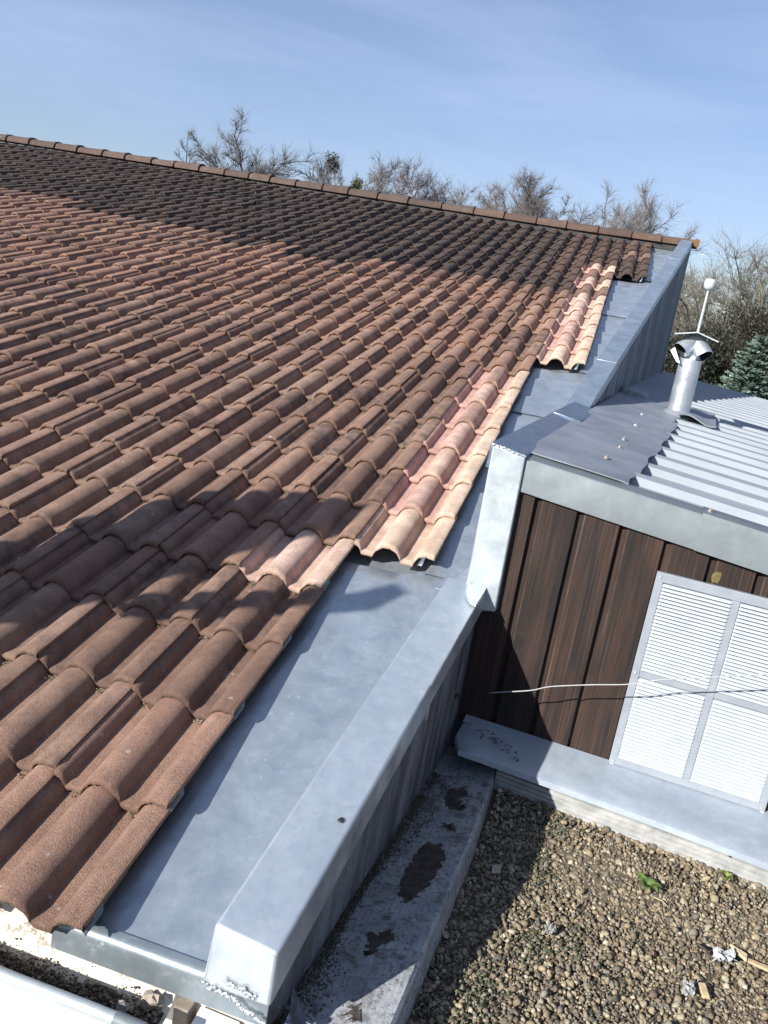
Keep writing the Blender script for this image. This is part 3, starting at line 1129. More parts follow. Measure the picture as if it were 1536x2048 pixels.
# ---------------------------------------------------------------- timber annex
annex = thing('timber_annex', 'dark timber boarded annex with zinc fascia and pale ribbed metal roof', 'annex', W(.8, 1.45, -.3))
BV = 1.40
mm = M()
pitch = .1355
line = []
u = -.0190
k = 0
while u < 2.6:
    j = random.uniform(-.0015, .0015)
    line += [(u, BV), (u + .106, BV + j), (u + .108, BV + .003), (u + .1085, BV + .018), (u + .1170, BV + .018), (u + .1310, BV + .005), (u + .1355, BV + .001)]
    u += pitch
    k += 1
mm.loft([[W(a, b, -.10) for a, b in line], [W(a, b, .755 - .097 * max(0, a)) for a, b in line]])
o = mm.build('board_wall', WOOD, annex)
mm = M()
mm.box(.1, 2.6, 1.29, 1.34, FZ - .1, -.13)  # black fill stands in for the shadow gap under the sill
mm.hexa([W(-.05, BV + .03, -.5), W(2.6, BV + .03, -.5), W(2.6, BV + .1, -.5), W(-.05, BV + .1, -.5), W(-.05, BV + .03, .78), W(2.6, BV + .03, .53), W(2.6, BV + .1, .53), W(-.05, BV + .1, .78)])
mm.build('wall_core', DARKFELT, annex)
RZ = lambda u: .838 - .093 * (u - .035)
FB = lambda u: .730 - .097 * (u - .036)
for a, b, d, in ((.036, .585, 0.0), (.580, 2.6, .006)):
    mm = M()
    v0 = 1.383 - d
    rings = []
    for vv_, zz in ((v0 + .012, lambda u: FB(u) - .001), (v0, FB), (v0, lambda u: RZ(u) - .010), (v0 + .006, lambda u: RZ(u) - .002 + d), (v0 + .10, lambda u: RZ(u) + .001 + d), (v0 + .16, lambda u: RZ(u) - .020)):
        rings.append([W(u, vv_, zz(u)) for u in np.linspace(a, b, 8)])
    mm.loft(rings)
    o = mm.build('zinc_fascia', ZFAS, annex, 50)
    thick(o, .0016)
# ribbed metal roof: trapezoid ribs running down the fall
mm = M()
mm2 = M()
RP_ = .293
ZS = lambda u: RZ(u) - .026
line = []
v = 1.47
ribs = []
while v < 9.3:
    ribs.append(v)
    line += [(v, 0), (v + .170, .003), (v + .190, .027), (v + .262, .028), (v + .284, .001)]
    v += RP_
mm.loft([[W(.10, a, ZS(.10) + h) for a, h in line], [W(1.3, a, ZS(1.3) + h) for a, h in line], [W(4.5, a, ZS(4.5) + h) for a, h in line]])
o = mm.build('ribbed_roof', SHEET, annex)
thick(o, .001)
# felt flashing from the parapet over the first stretch of ribs
mm = M()
right = [(1.468, .352), (1.654, .362), (1.957, .372), (2.257, .388), (2.513, .398), (2.788, .408), (3.118, .412), (3.419, .430), (3.958, .415), (4.30, .40), (5.2, .38), (6.5, .36), (8.6, .34)]
rings = []
for v in np.linspace(1.465, 8.6, 80):
    ur_ = np.interp(v, [a for a, _ in right], [b for _, b in right]) + .006 * math.sin(v * 11) + .004 * math.sin(v * 23)
    ring = []
    for j in range(15):
        f = j / 14
        u = .012 + (ur_ - .012) * f
        z = RZ(u) + .0085 + .003 * math.sin(v * 8.5 + f * 3) * f + .0025 * math.sin(v * 21) * f
        if j == 14:
            z -= .003
        ring.append(W(u, v, z))
    rings.append(ring)
mm.loft(rings)
o = mm.build('felt_flashing', MEMB, annex, 60)
thick(o, .004)
# lifted flap of felt beside the flue
mm = M()
rings = []
for j in range(9):
    f = j / 8
    u = .42 + .22 * f
    rings.append([W(u, 4.07 + .0 * f + .05 * math.sin(f * 5), RZ(u) + .020 + .012 * math.sin(f * 6)), W(u, 4.5 + .45 * f, RZ(u) + .028 + .012 * math.sin(f * 5))])
mm.loft(rings)
o = mm.build('felt_flap', MEMB, annex, 60)
thick(o, .005)
mm = M()
mm.hexa([W(.06, 4.62, RZ(.06)), W(.20, 4.70, RZ(.2)), W(.20, 4.95, RZ(.2)), W(.06, 4.9, RZ(.06)), W(.07, 4.63, RZ(.06) + .05), W(.19, 4.71, RZ(.2) + .03), W(.19, 4.94, RZ(.2) + .04), W(.07, 4.9, RZ(.06) + .06)])
mm.build('felt_lump', MEMB, annex, None, .008)
for u, v in ((.245, 1.79), (.259, 2.126), (.251, 2.40), (.252, 3.0), (.24, 3.6), (.60, 1.43)):
    mm = M()
    z = RZ(u) + .008 if v > 1.5 else RZ(u) + .003
    c = W(u, v, z)
    mm.tube([c, c + np.array([0, 0, .003])], .011, 14)
    mm.tube([c + np.array([0, 0, .003]), c + np.array([0, 0, .009])], .0085, 6)
    mm.tube([c + np.array([0, 0, .009]), c + np.array([0, 0, .013])], .0032, 8)
    mm.build('roof_bolt', RUST if v < 3 else GALV, annex)
# sill flashing at the foot of the boards and the edge strip under it
mm = M()
us = np.linspace(.0, 2.6, 60)
rings = []
for dv, z in ((1.3985, -.074), (1.36, -.082), (1.25, -.092), (1.175, -.100), (1.160, -.106), (1.158, -.122), (1.168, -.124)):
    ring = []
    for u in us:
        uu = u
        dd = dv + (.055 * max(0.0, 1 - max(0.0, u - .10) / .9) if dv < 1.3 else 0)
        if u < .04 and dv < 1.3:
            dd = dd + .07 * (1 - u / .04) ** 2
        uu = max(u, .012)
        ring.append(W(uu, dd, z + .002 * math.sin(u * 6 + dv * 9) * (dv < 1.38)))
    rings.append(ring)
mm.loft(rings)
o = mm.build('zinc_sill', ZSILL, annex, 50)
thick(o, .0018)
STRIP = mat_plain('edge_strip', (.27, .28, .275), (.44, .44, .42), 22, .55, .2, .3, 60)
for a, b, d in ((.17, .895, 0), (.885, 2.6, .004)):
    mm = M()
    rings = []
    for dv, z in ((1.225, -.158), (1.210 - d, -.158), (1.206 - d, -.161), (1.206 - d, -.170), (1.213 - d, -.173), (1.206 - d, -.176), (1.206 - d, -.186), (1.213 - d, -.189), (1.206 - d, -.192), (1.206 - d, -.202), (1.212 - d, -.205), (1.205 - d, -.208), (1.203 - d, -.29)):
        rings.append([W(u, dv + .055 * max(0.0, 1 - max(0.0, u - .10) / .9), z) for u in np.linspace(a, b, 20)])
    mm.loft(rings)
    mm.build('edge_strip', STRIP, annex, 40)
# leaf bits on the shaded end of the sill
mm = M()
for k in range(70):
    mm.tint = random.choice([(.02, .016, .012, 1), (.06, .045, .025, 1), (.12, .10, .05, 1)])
    f = random.random()
    u, v = .05 + .17 * f + random.gauss(0, .010), 1.36 - .10 * f + random.gauss(0, .015)
    s_ = random.uniform(.0015, .005)
    mm.blob(W(u, v, -.084 - (1.36 - v) * .09 + .003), (s_, s_ * .7, s_ * .35), 3, 5, .6)
tag(mm.build('leaf_debris', TINT), 'black leaf crumbs on the shaded end of the zinc sill', 'debris', kind='stuff')

# ---------------------------------------------------------------- louvred vent
vent = thing('louvre_vent', 'white four panel louvred vent grille fixed to the dark boards', 'vent', W(.73, 1.385, -.07))
VV = 1.382
ul_, ur_, zb_, zt_ = .497, .972, -.072, .585
uc, zc = .733, .252
fr_ = M()
fr_.box(ul_, ur_, VV, VV + .016, zt_ - .030, zt_)
fr_.box(ul_, ur_, VV, VV + .016, zb_, zb_ + .028)
fr_.box(ul_, ul_ + .024, VV, VV + .016, zb_ + .028, zt_ - .030)
fr_.box(ur_ - .024, ur_, VV, VV + .016, zb_ + .028, zt_ - .030)
fr_.box(uc - .012, uc + .012, VV + .001, VV + .016, zb_ + .028, zt_ - .030)
fr_.box(ul_ + .024, uc - .012, VV + .001, VV + .016, zc - .013, zc + .013)
fr_.box(uc + .012, ur_ - .024, VV + .001, VV + .016, zc - .013, zc + .013)
fr_.build('vent_frame', FRAME, vent, None, .002, 2)
for (a, b) in ((ul_ + .024, uc - .012), (uc + .012, ur_ - .024)):
    for (c, d) in ((zb_ + .028, zc - .013), (zc + .013, zt_ - .030)):
        mm = M()
        n = 25 if c > zc else 23
        st = (d - c) / n
        for k in range(n):
            z = c + k * st
            # a hooded slat: bulges out at the bottom, tucks in at the top
            p = [(VV + .013, z + st * .72), (VV + .006, z + st * .58), (VV - .004, z + st * .26), (VV - .0055, z + st * .10), (VV + .006, z + st * .02)]
            mm.loft([[W(a, y, zz) for y, zz in p], [W(a + .003, y - .0005, zz) for y, zz in p], [W(b - .003, y - .0005, zz) for y, zz in p], [W(b, y, zz) for y, zz in p]])
        po = mm.build('louvre_panel', WHITE, vent)
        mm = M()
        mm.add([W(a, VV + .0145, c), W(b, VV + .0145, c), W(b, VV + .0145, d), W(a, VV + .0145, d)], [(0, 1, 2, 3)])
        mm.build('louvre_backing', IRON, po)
for u, z in ((ul_ + .012, zt_ - .014), (ul_ + .010, zc), (ul_ + .012, zb_ + .012), (ur_ - .012, zt_ - .014), (ur_ - .012, zb_ + .012)):
    mm = M()
    mm.tube([W(u, VV - .003, z), W(u, VV + .001, z)], .0045, 10)
    mm.build('screw', GALV, vent)
for u in (ul_ + .010, ur_ - .006):
    mm = M()
    mm.box(u - .006, u + .006, VV + .003, VV + .013, zb_ - .022, zb_)
    mm.build('vent_foot', WHITE, vent)
# small dull yellow blob above the vent
mm = M()
mm.tint = (.15, .115, .035, 1)
mm.blob(W(.664, 1.397, .607), (.014, .004, .016), 6, 9, .7)
tag(mm.build('yellow_blob', TINT), 'dull yellow blob on the boards just above the vent', 'lichen')

# ---------------------------------------------------------------- washing line cable
line_ = thing('cable', 'thin pale grey cable stretched from wall eye to the right across boards', 'cable', W(-.02, 1.318, .021))
def on_v(px, py, v):
    """where the sight line of a picture point meets the upright plane at v"""
    d = FW + RT * (px - 768) / FPX - UP * (py - 1024) / FPX
    t = ((W(0, v, 0) - CAM) @ E2) / (d @ E2)
    return CAM + t * d


cw = [on_v(*p) for p in ((928, 1390, 1.305), (945, 1388, 1.298), (1000, 1384.5, 1.28), (1060, 1381, 1.268), (1095, 1374, 1.262), (1130, 1371.5, 1.258), (1190, 1369.5, 1.252), (1250, 1369, 1.25),
                         (1290, 1364, 1.248), (1330, 1359, 1.246), (1430, 1354, 1.24), (1536, 1348, 1.235), (1800, 1330, 1.22))]
# smooth the run
sm_ = []
for i in range(len(cw) - 1):
    p0, p1, p2, p3 = cw[max(i - 1, 0)], cw[i], cw[i + 1], cw[min(i + 2, len(cw) - 1)]
    for k in range(6):
        t = k / 6
        sm_.append(.5 * ((2 * p1) + (-p0 + p2) * t + (2 * p0 - 5 * p1 + 4 * p2 - p3) * t * t + (-p0 + 3 * p1 - 3 * p2 + p3) * t ** 3))
sm_.append(cw[-1])
mm = M()
mm.tube(sm_[10:], .0019, 8)
mm.build('cable_sheath', CABLE, line_, 180)
mm = M()
a, b = W(.004, 1.319, .023), sm_[10]
mm.tube([a, (a + b) / 2, b], .0010, 6)
tw = []
for k in range(60):
    f = k / 59
    p = a + (b - a) * (.25 + .35 * f)
    tw.append(p + .0022 * np.array([0, math.cos(k * 1.3), math.sin(k * 1.3)]))
mm.tube(tw, .0008, 5)
mm.build('bare_wire', IRON, line_, 180)
mm = M()
c = W(-.004, 1.319, .022)
mm.tube([c + .0085 * (math.cos(t) * E1 + math.sin(t) * np.array([0, 0, 1])) for t in np.linspace(0, 2 * math.pi, 17)], .0016, 6)
mm.tube([W(-.030, 1.318, .021), W(-.012, 1.319, .022)], .002, 6)
mm.tube([W(-.0215, 1.318, .021), W(-.0195, 1.318, .021)], .010, 8)
mm.build('eye_bolt', IRON, line_, 60)

# ---------------------------------------------------------------- flue pipe with cowl
FU, FV = .412, 4.25
fz = RZ(FU)
flue = thing('flue_pipe', 'galvanised flue pipe with three mouthed cowl on the annex roof', 'flue', W(FU, FV, fz))
base = W(FU, FV, fz)
zz = np.array([0, 0, 1.0])
mm = M()
mm.tube([base - zz * .01, base + zz * .345, base + zz * .347], [.066, .066, .062], 28)
mm.build('pipe', PIPE, flue, 60)
mm = M()
mm.tube([base + zz * .002, base + zz * .014, base + zz * .035], [.125, .095, .069], 24)
mm.build('pipe_collar', MEMB, flue, 60)
mm = M()
mm.tube([base + zz * .34, base + zz * .38, base + zz * .488], [.058, .046, .040], 20)
mm.build('cowl_neck', PIPE, flue, 60)


def mouth(az, L, r, zs, drop):
    """an open sheet-metal spout pointing out and down"""
    d = math.cos(az) * E1 + math.sin(az) * E2
    ax = d * math.cos(drop) - zz * math.sin(drop)
    s = base + zz * zs - d * .012
    mm = M()
    rings = []
    a = np.cross(ax, zz)
    a /= np.linalg.norm(a)
    b = np.cross(ax, a)
    prof_ = [(0, r * .75), (L * .2, r * .95), (L, r), (L, r - .002), (L * .3, r - .006), (0, r * .7)]
    for q, rr in prof_[:4]:
        rings.append([s + ax * q + rr * (math.cos(t) * a + math.sin(t) * b) for t in np.linspace(0, 2 * math.pi, 25)[:-1]])
    mm.loft(rings, True)
    mo = mm.build('cowl_mouth', PIPE, flue, 50)
    mm = M()
    mm.loft([[s + ax * q + rr * (math.cos(t) * a + math.sin(t) * b) for t in np.linspace(0, 2 * math.pi, 25)[:-1]] for q, rr in ((L * .985, r - .003), (L * .3, r - .006), (0, r * .7))], True)
    c = s + ax * (L * .18)
    mm.add([c + (r - .008) * (math.cos(t) * a + math.sin(t) * b) for t in np.linspace(0, 2 * math.pi, 25)[:-1]], [tuple(range(24))])
    mm.build('mouth_throat', IRON, mo, 60)


for az, dr in ((rad(-38), rad(46)), (rad(222), rad(40)), (rad(92), rad(45))):
    mouth(az, .140, .053, .474, dr)
mm = M()
mm.prism([base + zz * .32 - E1 * .075 - E2 * .085, base + zz * .315 - E1 * .055 - E2 * .09, base + zz * .40 - E1 * .105 - E2 * .07, base + zz * .38 - E1 * .125 - E2 * .065], -E2 * .004)
mm.build('cowl_flap', PIPE, flue)
hw = .125
ct = base + zz * .492
mm = M()
mm.loft([[ct - E1 * hw + E2 * f * hw - zz * .012, ct + E2 * f * hw + zz * .016, ct + E1 * hw + E2 * f * hw - zz * .018] for f in (-1, 1)])
mm.loft([[ct - E1 * hw + E2 * f * hw - zz * .019, ct + E2 * f * hw + zz * .009, ct + E1 * hw + E2 * f * hw - zz * .025] for f in (1, -1)])
for i_, (p, q) in enumerate(((-1, -.012), (1, -.018))):
    e0, e1_ = ct + E1 * p * hw - E2 * hw + zz * q, ct + E1 * p * hw + E2 * hw + zz * q
    mm.add([e0, e1_, e1_ - zz * .007, e0 - zz * .007], [(0, 1, 2, 3)])
mm.add([ct - E1 * hw - E2 * hw - zz * .012, ct - E2 * hw + zz * .016, ct + E1 * hw - E2 * hw - zz * .018, ct + E1 * hw - E2 * hw - zz * .025, ct - E2 * hw + zz * .009, ct - E1 * hw - E2 * hw - zz * .019], [(0, 1, 4, 5), (1, 2, 3, 4)])
mm.build('cowl_plate', GALV, flue)
mm = M()
mm.tube([ct + zz * .0, ct + zz * .265], .0085, 10)
mm.build('rod', GALV, flue, 60)
mm = M()
mm.tube([ct + zz * .258, ct + zz * .268, ct + zz * .285, ct + zz * .312, ct + zz * .322, ct + zz * .324], [.012, .028, .033, .032, .026, .004], 18)
mm.build('rod_knob', WHITE, flue, 60)

# ---------------------------------------------------------------- eaves gutter below the tiles
gut = thing('rain_gutter', 'cream half round eaves gutter with grey rolled rim, full of dirt', 'gutter', (0, -.01, -.17))
gx0, gx1 = -4.0, .19
gc_y, gc_z, gr = -.010, -.098, .066
mm = M()
rings = []
for x in np.linspace(gx0, gx1, 40):
    rings.append([(x, gc_y + gr * math.cos(a), gc_z + gr * math.sin(a)) for a in np.linspace(math.pi * 1.02, 2 * math.pi + .1, 18)] + [(x, gc_y + gr, gc_z + .022)])
mm.loft(rings)
o = mm.build('gutter_trough', GUTTER, gut, 60)
thick(o, .0015)
mm = M()
mm.tube([(x, gc_y - gr - .004, gc_z + .0 + .0006 * math.sin(x * 31)) for x in np.linspace(gx0, gx1 - .05, 60)], .0125, 14)
mm.build('rolled_rim', GALV, gut, 60)
mm = M()
mm.tube([(gx1 - .06, gc_y - gr - .004, gc_z), (gx1, gc_y - gr - .004, gc_z - .002)], .0145, 14)
mm.build('rim_sleeve', ZFAS, gut, 60)
mm = M()
mm.tint = (.030, .023, .016, 1)
mm.loft([[(x, gc_y + (gr - .003) * math.cos(a) + .004 * math.sin(x * 37), gc_z + (gr - .006 - .004 * math.sin(x * 53 + a)) * math.sin(a)) for a in np.linspace(1.18 * math.pi, 1.62 * math.pi + .08 * math.sin(x * 19), 8)] for x in np.linspace(-1.6, .185, 90)])
for k in range(5200):
    x = random.uniform(-1.6, .18)
    a = 1.56 * math.pi + random.gauss(-.05, .20)
    mm.tint = random.choice([(.07, .05, .035, 1), (.14, .105, .07, 1), (.22, .17, .12, 1), (.10, .08, .05, 1), (.28, .22, .16, 1)])
    s_ = random.uniform(.0010, .0034) * (1.8 if x > .08 and random.random() < .2 else 1)
    mm.blob((x, gc_y + (gr - .006) * math.cos(a), gc_z + (gr - .008) * math.sin(a) + random.random() * .008), (s_ * random.uniform(.7, 1.6), s_, s_ * .7), 3, 5, .6)
tag(mm.build('gutter_dirt', TINT), 'dark crumbly dirt lying in the eaves gutter', 'dirt', kind='stuff')
# fascia board and stubs at the end of the gutter
fas = thing('fascia_board', 'pale eaves fascia board behind the gutter end', 'fascia', (.2, .1, -.3))
mm = M()
mm.hexa([(-4, .062, -.34), (.36, .062, -.34), (.36, .085, -.34), (-4, .085, -.34), (-4, .062, -.09), (.36, .062, -.09), (.36, .085, -.09), (-4, .085, -.09)])
mm.build('board', mat_plain('pale_paint', (.60, .55, .47), (.70, .66, .58), 20, .7), fas)
mm = M()
mm.hexa([(.195, .025, -.30), (.232, .022, -.30), (.236, .058, -.30), (.20, .058, -.30), (.195, .030, -.145), (.228, .028, -.145), (.232, .058, -.142), (.197, .058, -.142)])
mm.build('timber_stub', mat_plain('grey_timber', (.16, .13, .10), (.28, .23, .18), 40, .9, 0, .4, 120), fas, None, .003)
mm = M()
mm.hexa([(.240, .0, -.30), (.33, -.005, -.30), (.33, .055, -.30), (.245, .055, -.30), (.240, .010, -.160), (.33, .004, -.165), (.33, .055, -.150), (.243, .055, -.146)])
mm.build('white_block', mat_plain('white_block', (.62, .60, .57), (.72, .71, .69), 25, .75), fas, None, .003)
for k, (x, y, z, s_) in enumerate(((.155, .018, -.140, .020), (.120, -.035, -.118, .013))):
    mm = M()
    mm.tint = ((.30, .25, .20, 1), (.22, .20, .18, 1))[k]
    mm.blob((x, y, z), (s_, s_ * .8, s_), 6, 9, .7)
    tag(mm.build('mortar_lump', TINT), ('knobbly mortar lump at the gutter end, the larger one', 'small grey mortar chip near the gutter rim')[k], 'mortar')
# building wall below the eaves
wall = M()
wall.hexa([(-12, .10, GZ), (.30, .10, GZ), (.30, .30, GZ), (-12, .30, GZ), (-12, .10, -.12), (.30, .10, -.12), (.30, .30, -.09), (-12, .30, -.09)])
tag(wall.build('house_wall', mat_plain('house_render', (.55, .52, .46), (.64, .61, .55), 5, .9, 0, .3, 60)), 'pale rendered house wall under the tiled eaves', 'wall')

# scrap on the coping
mm = M()
mm.tint = (.012, .012, .013, 1)
c = W(-.026, .328, .054 + KS * .328 + .007)
mm.blob(c, (.007, .009, .004), 5, 7, .9)
tag(mm.build('felt_crumb', TINT), 'small black crumb lying on the zinc coping', 'debris')

# ---------------------------------------------------------------- unseen plates added at left, cut to throw the shadow across the tiles
caster = thing('shadow_caster', 'unseen plates on poles, added to throw a shadow across the tiles', 'shadow_caster', (-2.0, -.9, GZ))
hn = np.array([SUN_D[0], SUN_D[1], 0.0])
hn /= np.linalg.norm(hn)
pl_d = hn @ np.array([-2.0, -.94, 0.0])


def back(x, y, off=0.0):
    p = RP(x, y / math.cos(SLOPE), off)
    t = (hn @ p - pl_d) / (hn @ SUN_D)
    return p - t * SUN_D


body = [(-1.04, 1.13), (-.75, 1.62), (-.40, 1.84), (-.05, 1.90), (-.07, 1.70), (-.22, 1.50), (-.70, .80), (-1.02, .42), (-1.34, .70)]
mm = M()
mm.prism([back(x, y) for x, y in body], -hn * .04)
mm.build('shadow_plate', PINE, caster)
arm = [(-.55, 1.02), (-.066, 1.285), (.10, 1.40), (.19, 1.50), (.25, 1.46), (.18, 1.33), (.02, 1.235), (-.45, .96)]
mm = M()
mm.prism([back(x, y, -.05) - hn * .045 for x, y in arm], -hn * .04)
mm.build('shadow_arm', PINE, caster)
for dx in (-.35, .05):
    p = back(-.9 + dx * .4, .70)
    q = np.array([p[0], p[1], GZ])
    mm = M()
    mm.tube([q - hn * .07, np.array([p[0], p[1], p[2] - .1]) - hn * .07], .024, 10)
    mm.build('caster_pole', GALV, caster)

# ---------------------------------------------------------------- trees
def at_dir(az, d, z=GZ):
    a = rad(az)
    return np.array([CAM[0] + d * math.sin(a), CAM[1] + d * math.cos(a), z])


def top_z(el, d):
    return CAM[2] + d * math.tan(rad(el))


def tree(az, d, el, spread, seed, label, name='bare_tree', nlimb=10, nbr=8, ntw=6, nft=9, upright=.72, fork=.30, rtrunk=.16, tint=(.085, .072, .062), twig=.010, group='bare trees behind the roof', ivy=0):
    g = np.random.default_rng(seed)
    base = at_dir(az, d)
    H = top_z(el, d) - GZ
    t_ = thing(name, label, 'tree', base, group)
    trunk, crown = M(), M()
    trunk.tint = (*tint, 1)
    crown.tint = (*(np.array(tint) * 1.08).tolist(), 1)

    def run(p, dr, L, r0, r1, n, wob, up):
        pts, rs = [p], [r0]
        for i in range(n):
            dr = dr + g.normal(0, wob, 3) + np.array([0, 0, up])
            dr = dr / np.linalg.norm(dr)
            p = p + dr * L / n
            pts.append(p)
            rs.append(r0 + (r1 - r0) * (i + 1) / n)
        return pts, rs, dr

    def off(dr, ang):
        a = np.cross(dr, g.normal(size=3))
        a /= np.linalg.norm(a)
        return dr * math.cos(ang) + a * math.sin(ang)
    tp, tr, _ = run(base, np.array([0, 0, 1.0]), H * .74, rtrunk, rtrunk * .32, 8, .05, .02)
    trunk.tube(tp, tr, 7)
    S = spread
    for a in range(nlimb):
        f = fork + (1 - fork) * (a + .5) / nlimb
        i = f * (len(tp) - 1)
        k = min(int(i), len(tp) - 2)
        p = tp[k] + (tp[k + 1] - tp[k]) * (i - k)
        ph = a * 2.4 + g.uniform(-.4, .4)
        el_ = upright * 1.1 + g.uniform(-.15, .25) + .35 * f
        dr = np.array([math.cos(ph) * math.cos(el_), math.sin(ph) * math.cos(el_), math.sin(el_)])
        L = min(S * g.uniform(.8, 1.15), max(.5, (H - (p[2] - GZ)) / max(.3, math.sin(el_)) * 1.0))
        q, rr, _ = run(p, dr, L, rtrunk * .5 * (1.1 - .5 * f), twig * 1.7, 6, .13, .05)
        trunk.tube(q, rr, 5, False)
        for b in range(nbr):
            i2 = (.22 + .78 * (b + g.random()) / nbr) * (len(q) - 1)
            k2 = min(int(i2), len(q) - 2)
            p2 = q[k2] + (q[k2 + 1] - q[k2]) * (i2 - k2)
            d2 = q[k2 + 1] - q[k2]
            d2 /= np.linalg.norm(d2)
            q2, r2, _ = run(p2, off(d2, g.uniform(.45, .95)), L * g.uniform(.28, .5), twig * 1.9, twig * .9, 4, .16, .06)
            crown.tube(q2, r2, 4, False)
            for c in range(ntw):
                k3 = g.integers(1, len(q2) - 1) if c < ntw - 1 else len(q2) - 2
                d3 = q2[k3 + 1] - q2[k3]
                d3 /= np.linalg.norm(d3)
                q3, r3, _ = run(q2[k3], off(d3, g.uniform(.3, .9)), L * g.uniform(.14, .27), twig * .95, twig * .55, 3, .2, .08)
                crown.tube(q3, r3, 3, False)
                for e_ in range(nft):
                    k4 = g.integers(0, len(q3) - 1)
                    d4 = q3[k4 + 1] - q3[k4]
                    d4 /= np.linalg.norm(d4)
                    d5 = off(d4, g.uniform(.3, 1.0))
                    L5 = L * g.uniform(.06, .13)
                    q5 = q3[k4] + d5 * L5
                    crown.twig(q3[k4], q5, q5 + (d5 + g.normal(0, .3, 3) + np.array([0, 0, .12])) * L5, twig * .52)
    zt = max(q[2] for q in crown.v)
    kz = H / (zt - GZ)
    for bm_ in (trunk, crown):
        bm_.v = [(q[0], q[1], GZ + (q[2] - GZ) * kz) for q in bm_.v]
    trunk.build('trunk', BARK, t_, 180)
    crown.build('crown', BARK, t_, 180)
    if ivy:
        iv = M()
        for k in range(ivy):
            i = g.random() * (len(tp) - 1)
            kk = min(int(i), len(tp) - 2)
            c = tp[kk] + (tp[kk + 1] - tp[kk]) * (i - kk) + g.normal(0, .35, 3) * np.array([1, 1, .6])
            iv.tint = (*(np.array([.045, .055, .022]) * g.uniform(.5, 1.6)).tolist(), 1)
            a, b = g.normal(size=3), g.normal(size=3)
            a = a / np.linalg.norm(a) * .035
            b = b / np.linalg.norm(b) * .03
            iv.add([c - a, c - b, c + a, c + b], [(0, 1, 2, 3)])
        iv.build('ivy', LEAF, t_)
    return t_, base, H


tree(-42.3, 30, 8.70, 3.0, 21, 'bare treetop cut off by the left edge of the picture', nlimb=8, tint=(.075, .062, .056))
tree(-24.6, 28, 9.30, 2.1, 22, 'tall dark bare tree with twisting limbs, tallest above the ridge', nlimb=11, nbr=8, ntw=6, nft=9, twig=.008, tint=(.125, .115, .11), upright=.62)
tree(-28.6, 40, 7.70, 1.4, 35, 'tiny wispy treetop standing alone over the ridge', nlimb=7, nbr=5, ntw=6, nft=9, twig=.008, tint=(.11, .10, .10))
tree(-21.9, 31, 7.90, 2.6, 23, 'spreading bare tree with thin drooping twigs right of the tallest one', nlimb=10, nbr=7, ntw=6, nft=9, tint=(.10, .09, .088))
tm, tb, th_ = tree(-18.6, 30, 8.20, 2.2, 24, 'bare tree carrying a dark mistletoe ball', nlimb=9, nbr=7, ntw=6, nft=9, tint=(.11, .10, .095))
tree(-16.0, 42, 7.90, 2.4, 25, 'pale bare tree just right of the mistletoe tree', nlimb=7, tint=(.15, .13, .13), twig=.012)
tree(-13.6, 46, 8.20, 3.0, 26, 'faint grey bare tree, highest of the distant row', nlimb=8, tint=(.16, .14, .145), twig=.013)  # far trees tinted paler: distance haze painted into the bark
tree(-11.2, 46, 7.80, 3.0, 27, 'faint bushy bare tree in the middle of the distant row', nlimb=8, tint=(.16, .14, .145), twig=.013)
tree(-9.0, 44, 7.40, 2.4, 28, 'low thin bare tree filling the gap in the distant row', nlimb=7, tint=(.15, .135, .135), twig=.012)
tree(-15.0, 48, 7.80, 2.6, 41, 'faint grey treetop in front of the lighter distant ones', twig=.012, tint=(.15, .135, .135))
tree(-12.4, 50, 7.80, 2.8, 42, 'wide faint bare tree with level top in the distant row', twig=.012, tint=(.16, .145, .145))
tree(-10.1, 47, 7.50, 2.6, 43, 'brushy faint bare tree low in the distant row', twig=.012, tint=(.15, .135, .14))
tree(-7.9, 46, 7.10, 2.2, 44, 'small pale bare tree left of the dense rounded one', twig=.011, tint=(.15, .135, .13))
tree(-4.2, 40, 7.45, 2.4, 45, 'thin twiggy tree half hidden behind the dense rounded one', twig=.011, tint=(.13, .115, .115))
tree(-23.6, 33, 7.70, 2.4, 46, 'brushy thicket tree between the two dark bare trees', twig=.010, tint=(.10, .09, .088))
tree(-16.9, 44, 7.90, 2.2, 47, 'pale low treetop between mistletoe tree and the distant row', twig=.010, tint=(.16, .145, .14))
tree(-11.8, 44, 7.40, 2.2, 48, 'short grey tree with flat twiggy top in the distant row', twig=.010, tint=(.165, .15, .15))
tree(-8.4, 48, 7.60, 2.4, 49, 'tall faint tree in the gap left of the dense rounded tree', twig=.010, tint=(.165, .15, .15))
tree(-6.9, 42, 7.90, 2.0, 50, 'faint slender tree touching the dense rounded one', twig=.010, tint=(.16, .15, .145))
tree(-1.0, 38, 8.45, 2.6, 55, 'grey bare tree between the two broad ones near the ridge end', twig=.009, tint=(.18, .165, .16))
tree(-5.9, 36, 8.65, 2.3, 29, 'dense rounded bare tree with upright brush of twigs', nlimb=20, nbr=9, ntw=6, nft=9, upright=.95, fork=.5, tint=(.15, .135, .135), twig=.010)
tree(-2.6, 35, 8.65, 3.0, 30, 'broad pale bare tree with curling limbs, its left half over the ridge end', nlimb=11, nbr=8, ntw=6, nft=9, tint=(.17, .155, .15), twig=.010)
tree(.4, 33, 9.15, 2.8, 31, 'open crowned bare tree just left of the ivy covered one', nlimb=11, nbr=8, ntw=6, nft=9, tint=(.17, .155, .15), twig=.010)
tree(5.4, 25, 6.90, 3.6, 32, 'big tangled grey green tree beyond the annex roof', nlimb=16, nbr=10, ntw=6, nft=9, upright=.4, fork=.15, rtrunk=.17, tint=(.17, .16, .125), twig=.010, ivy=2600)
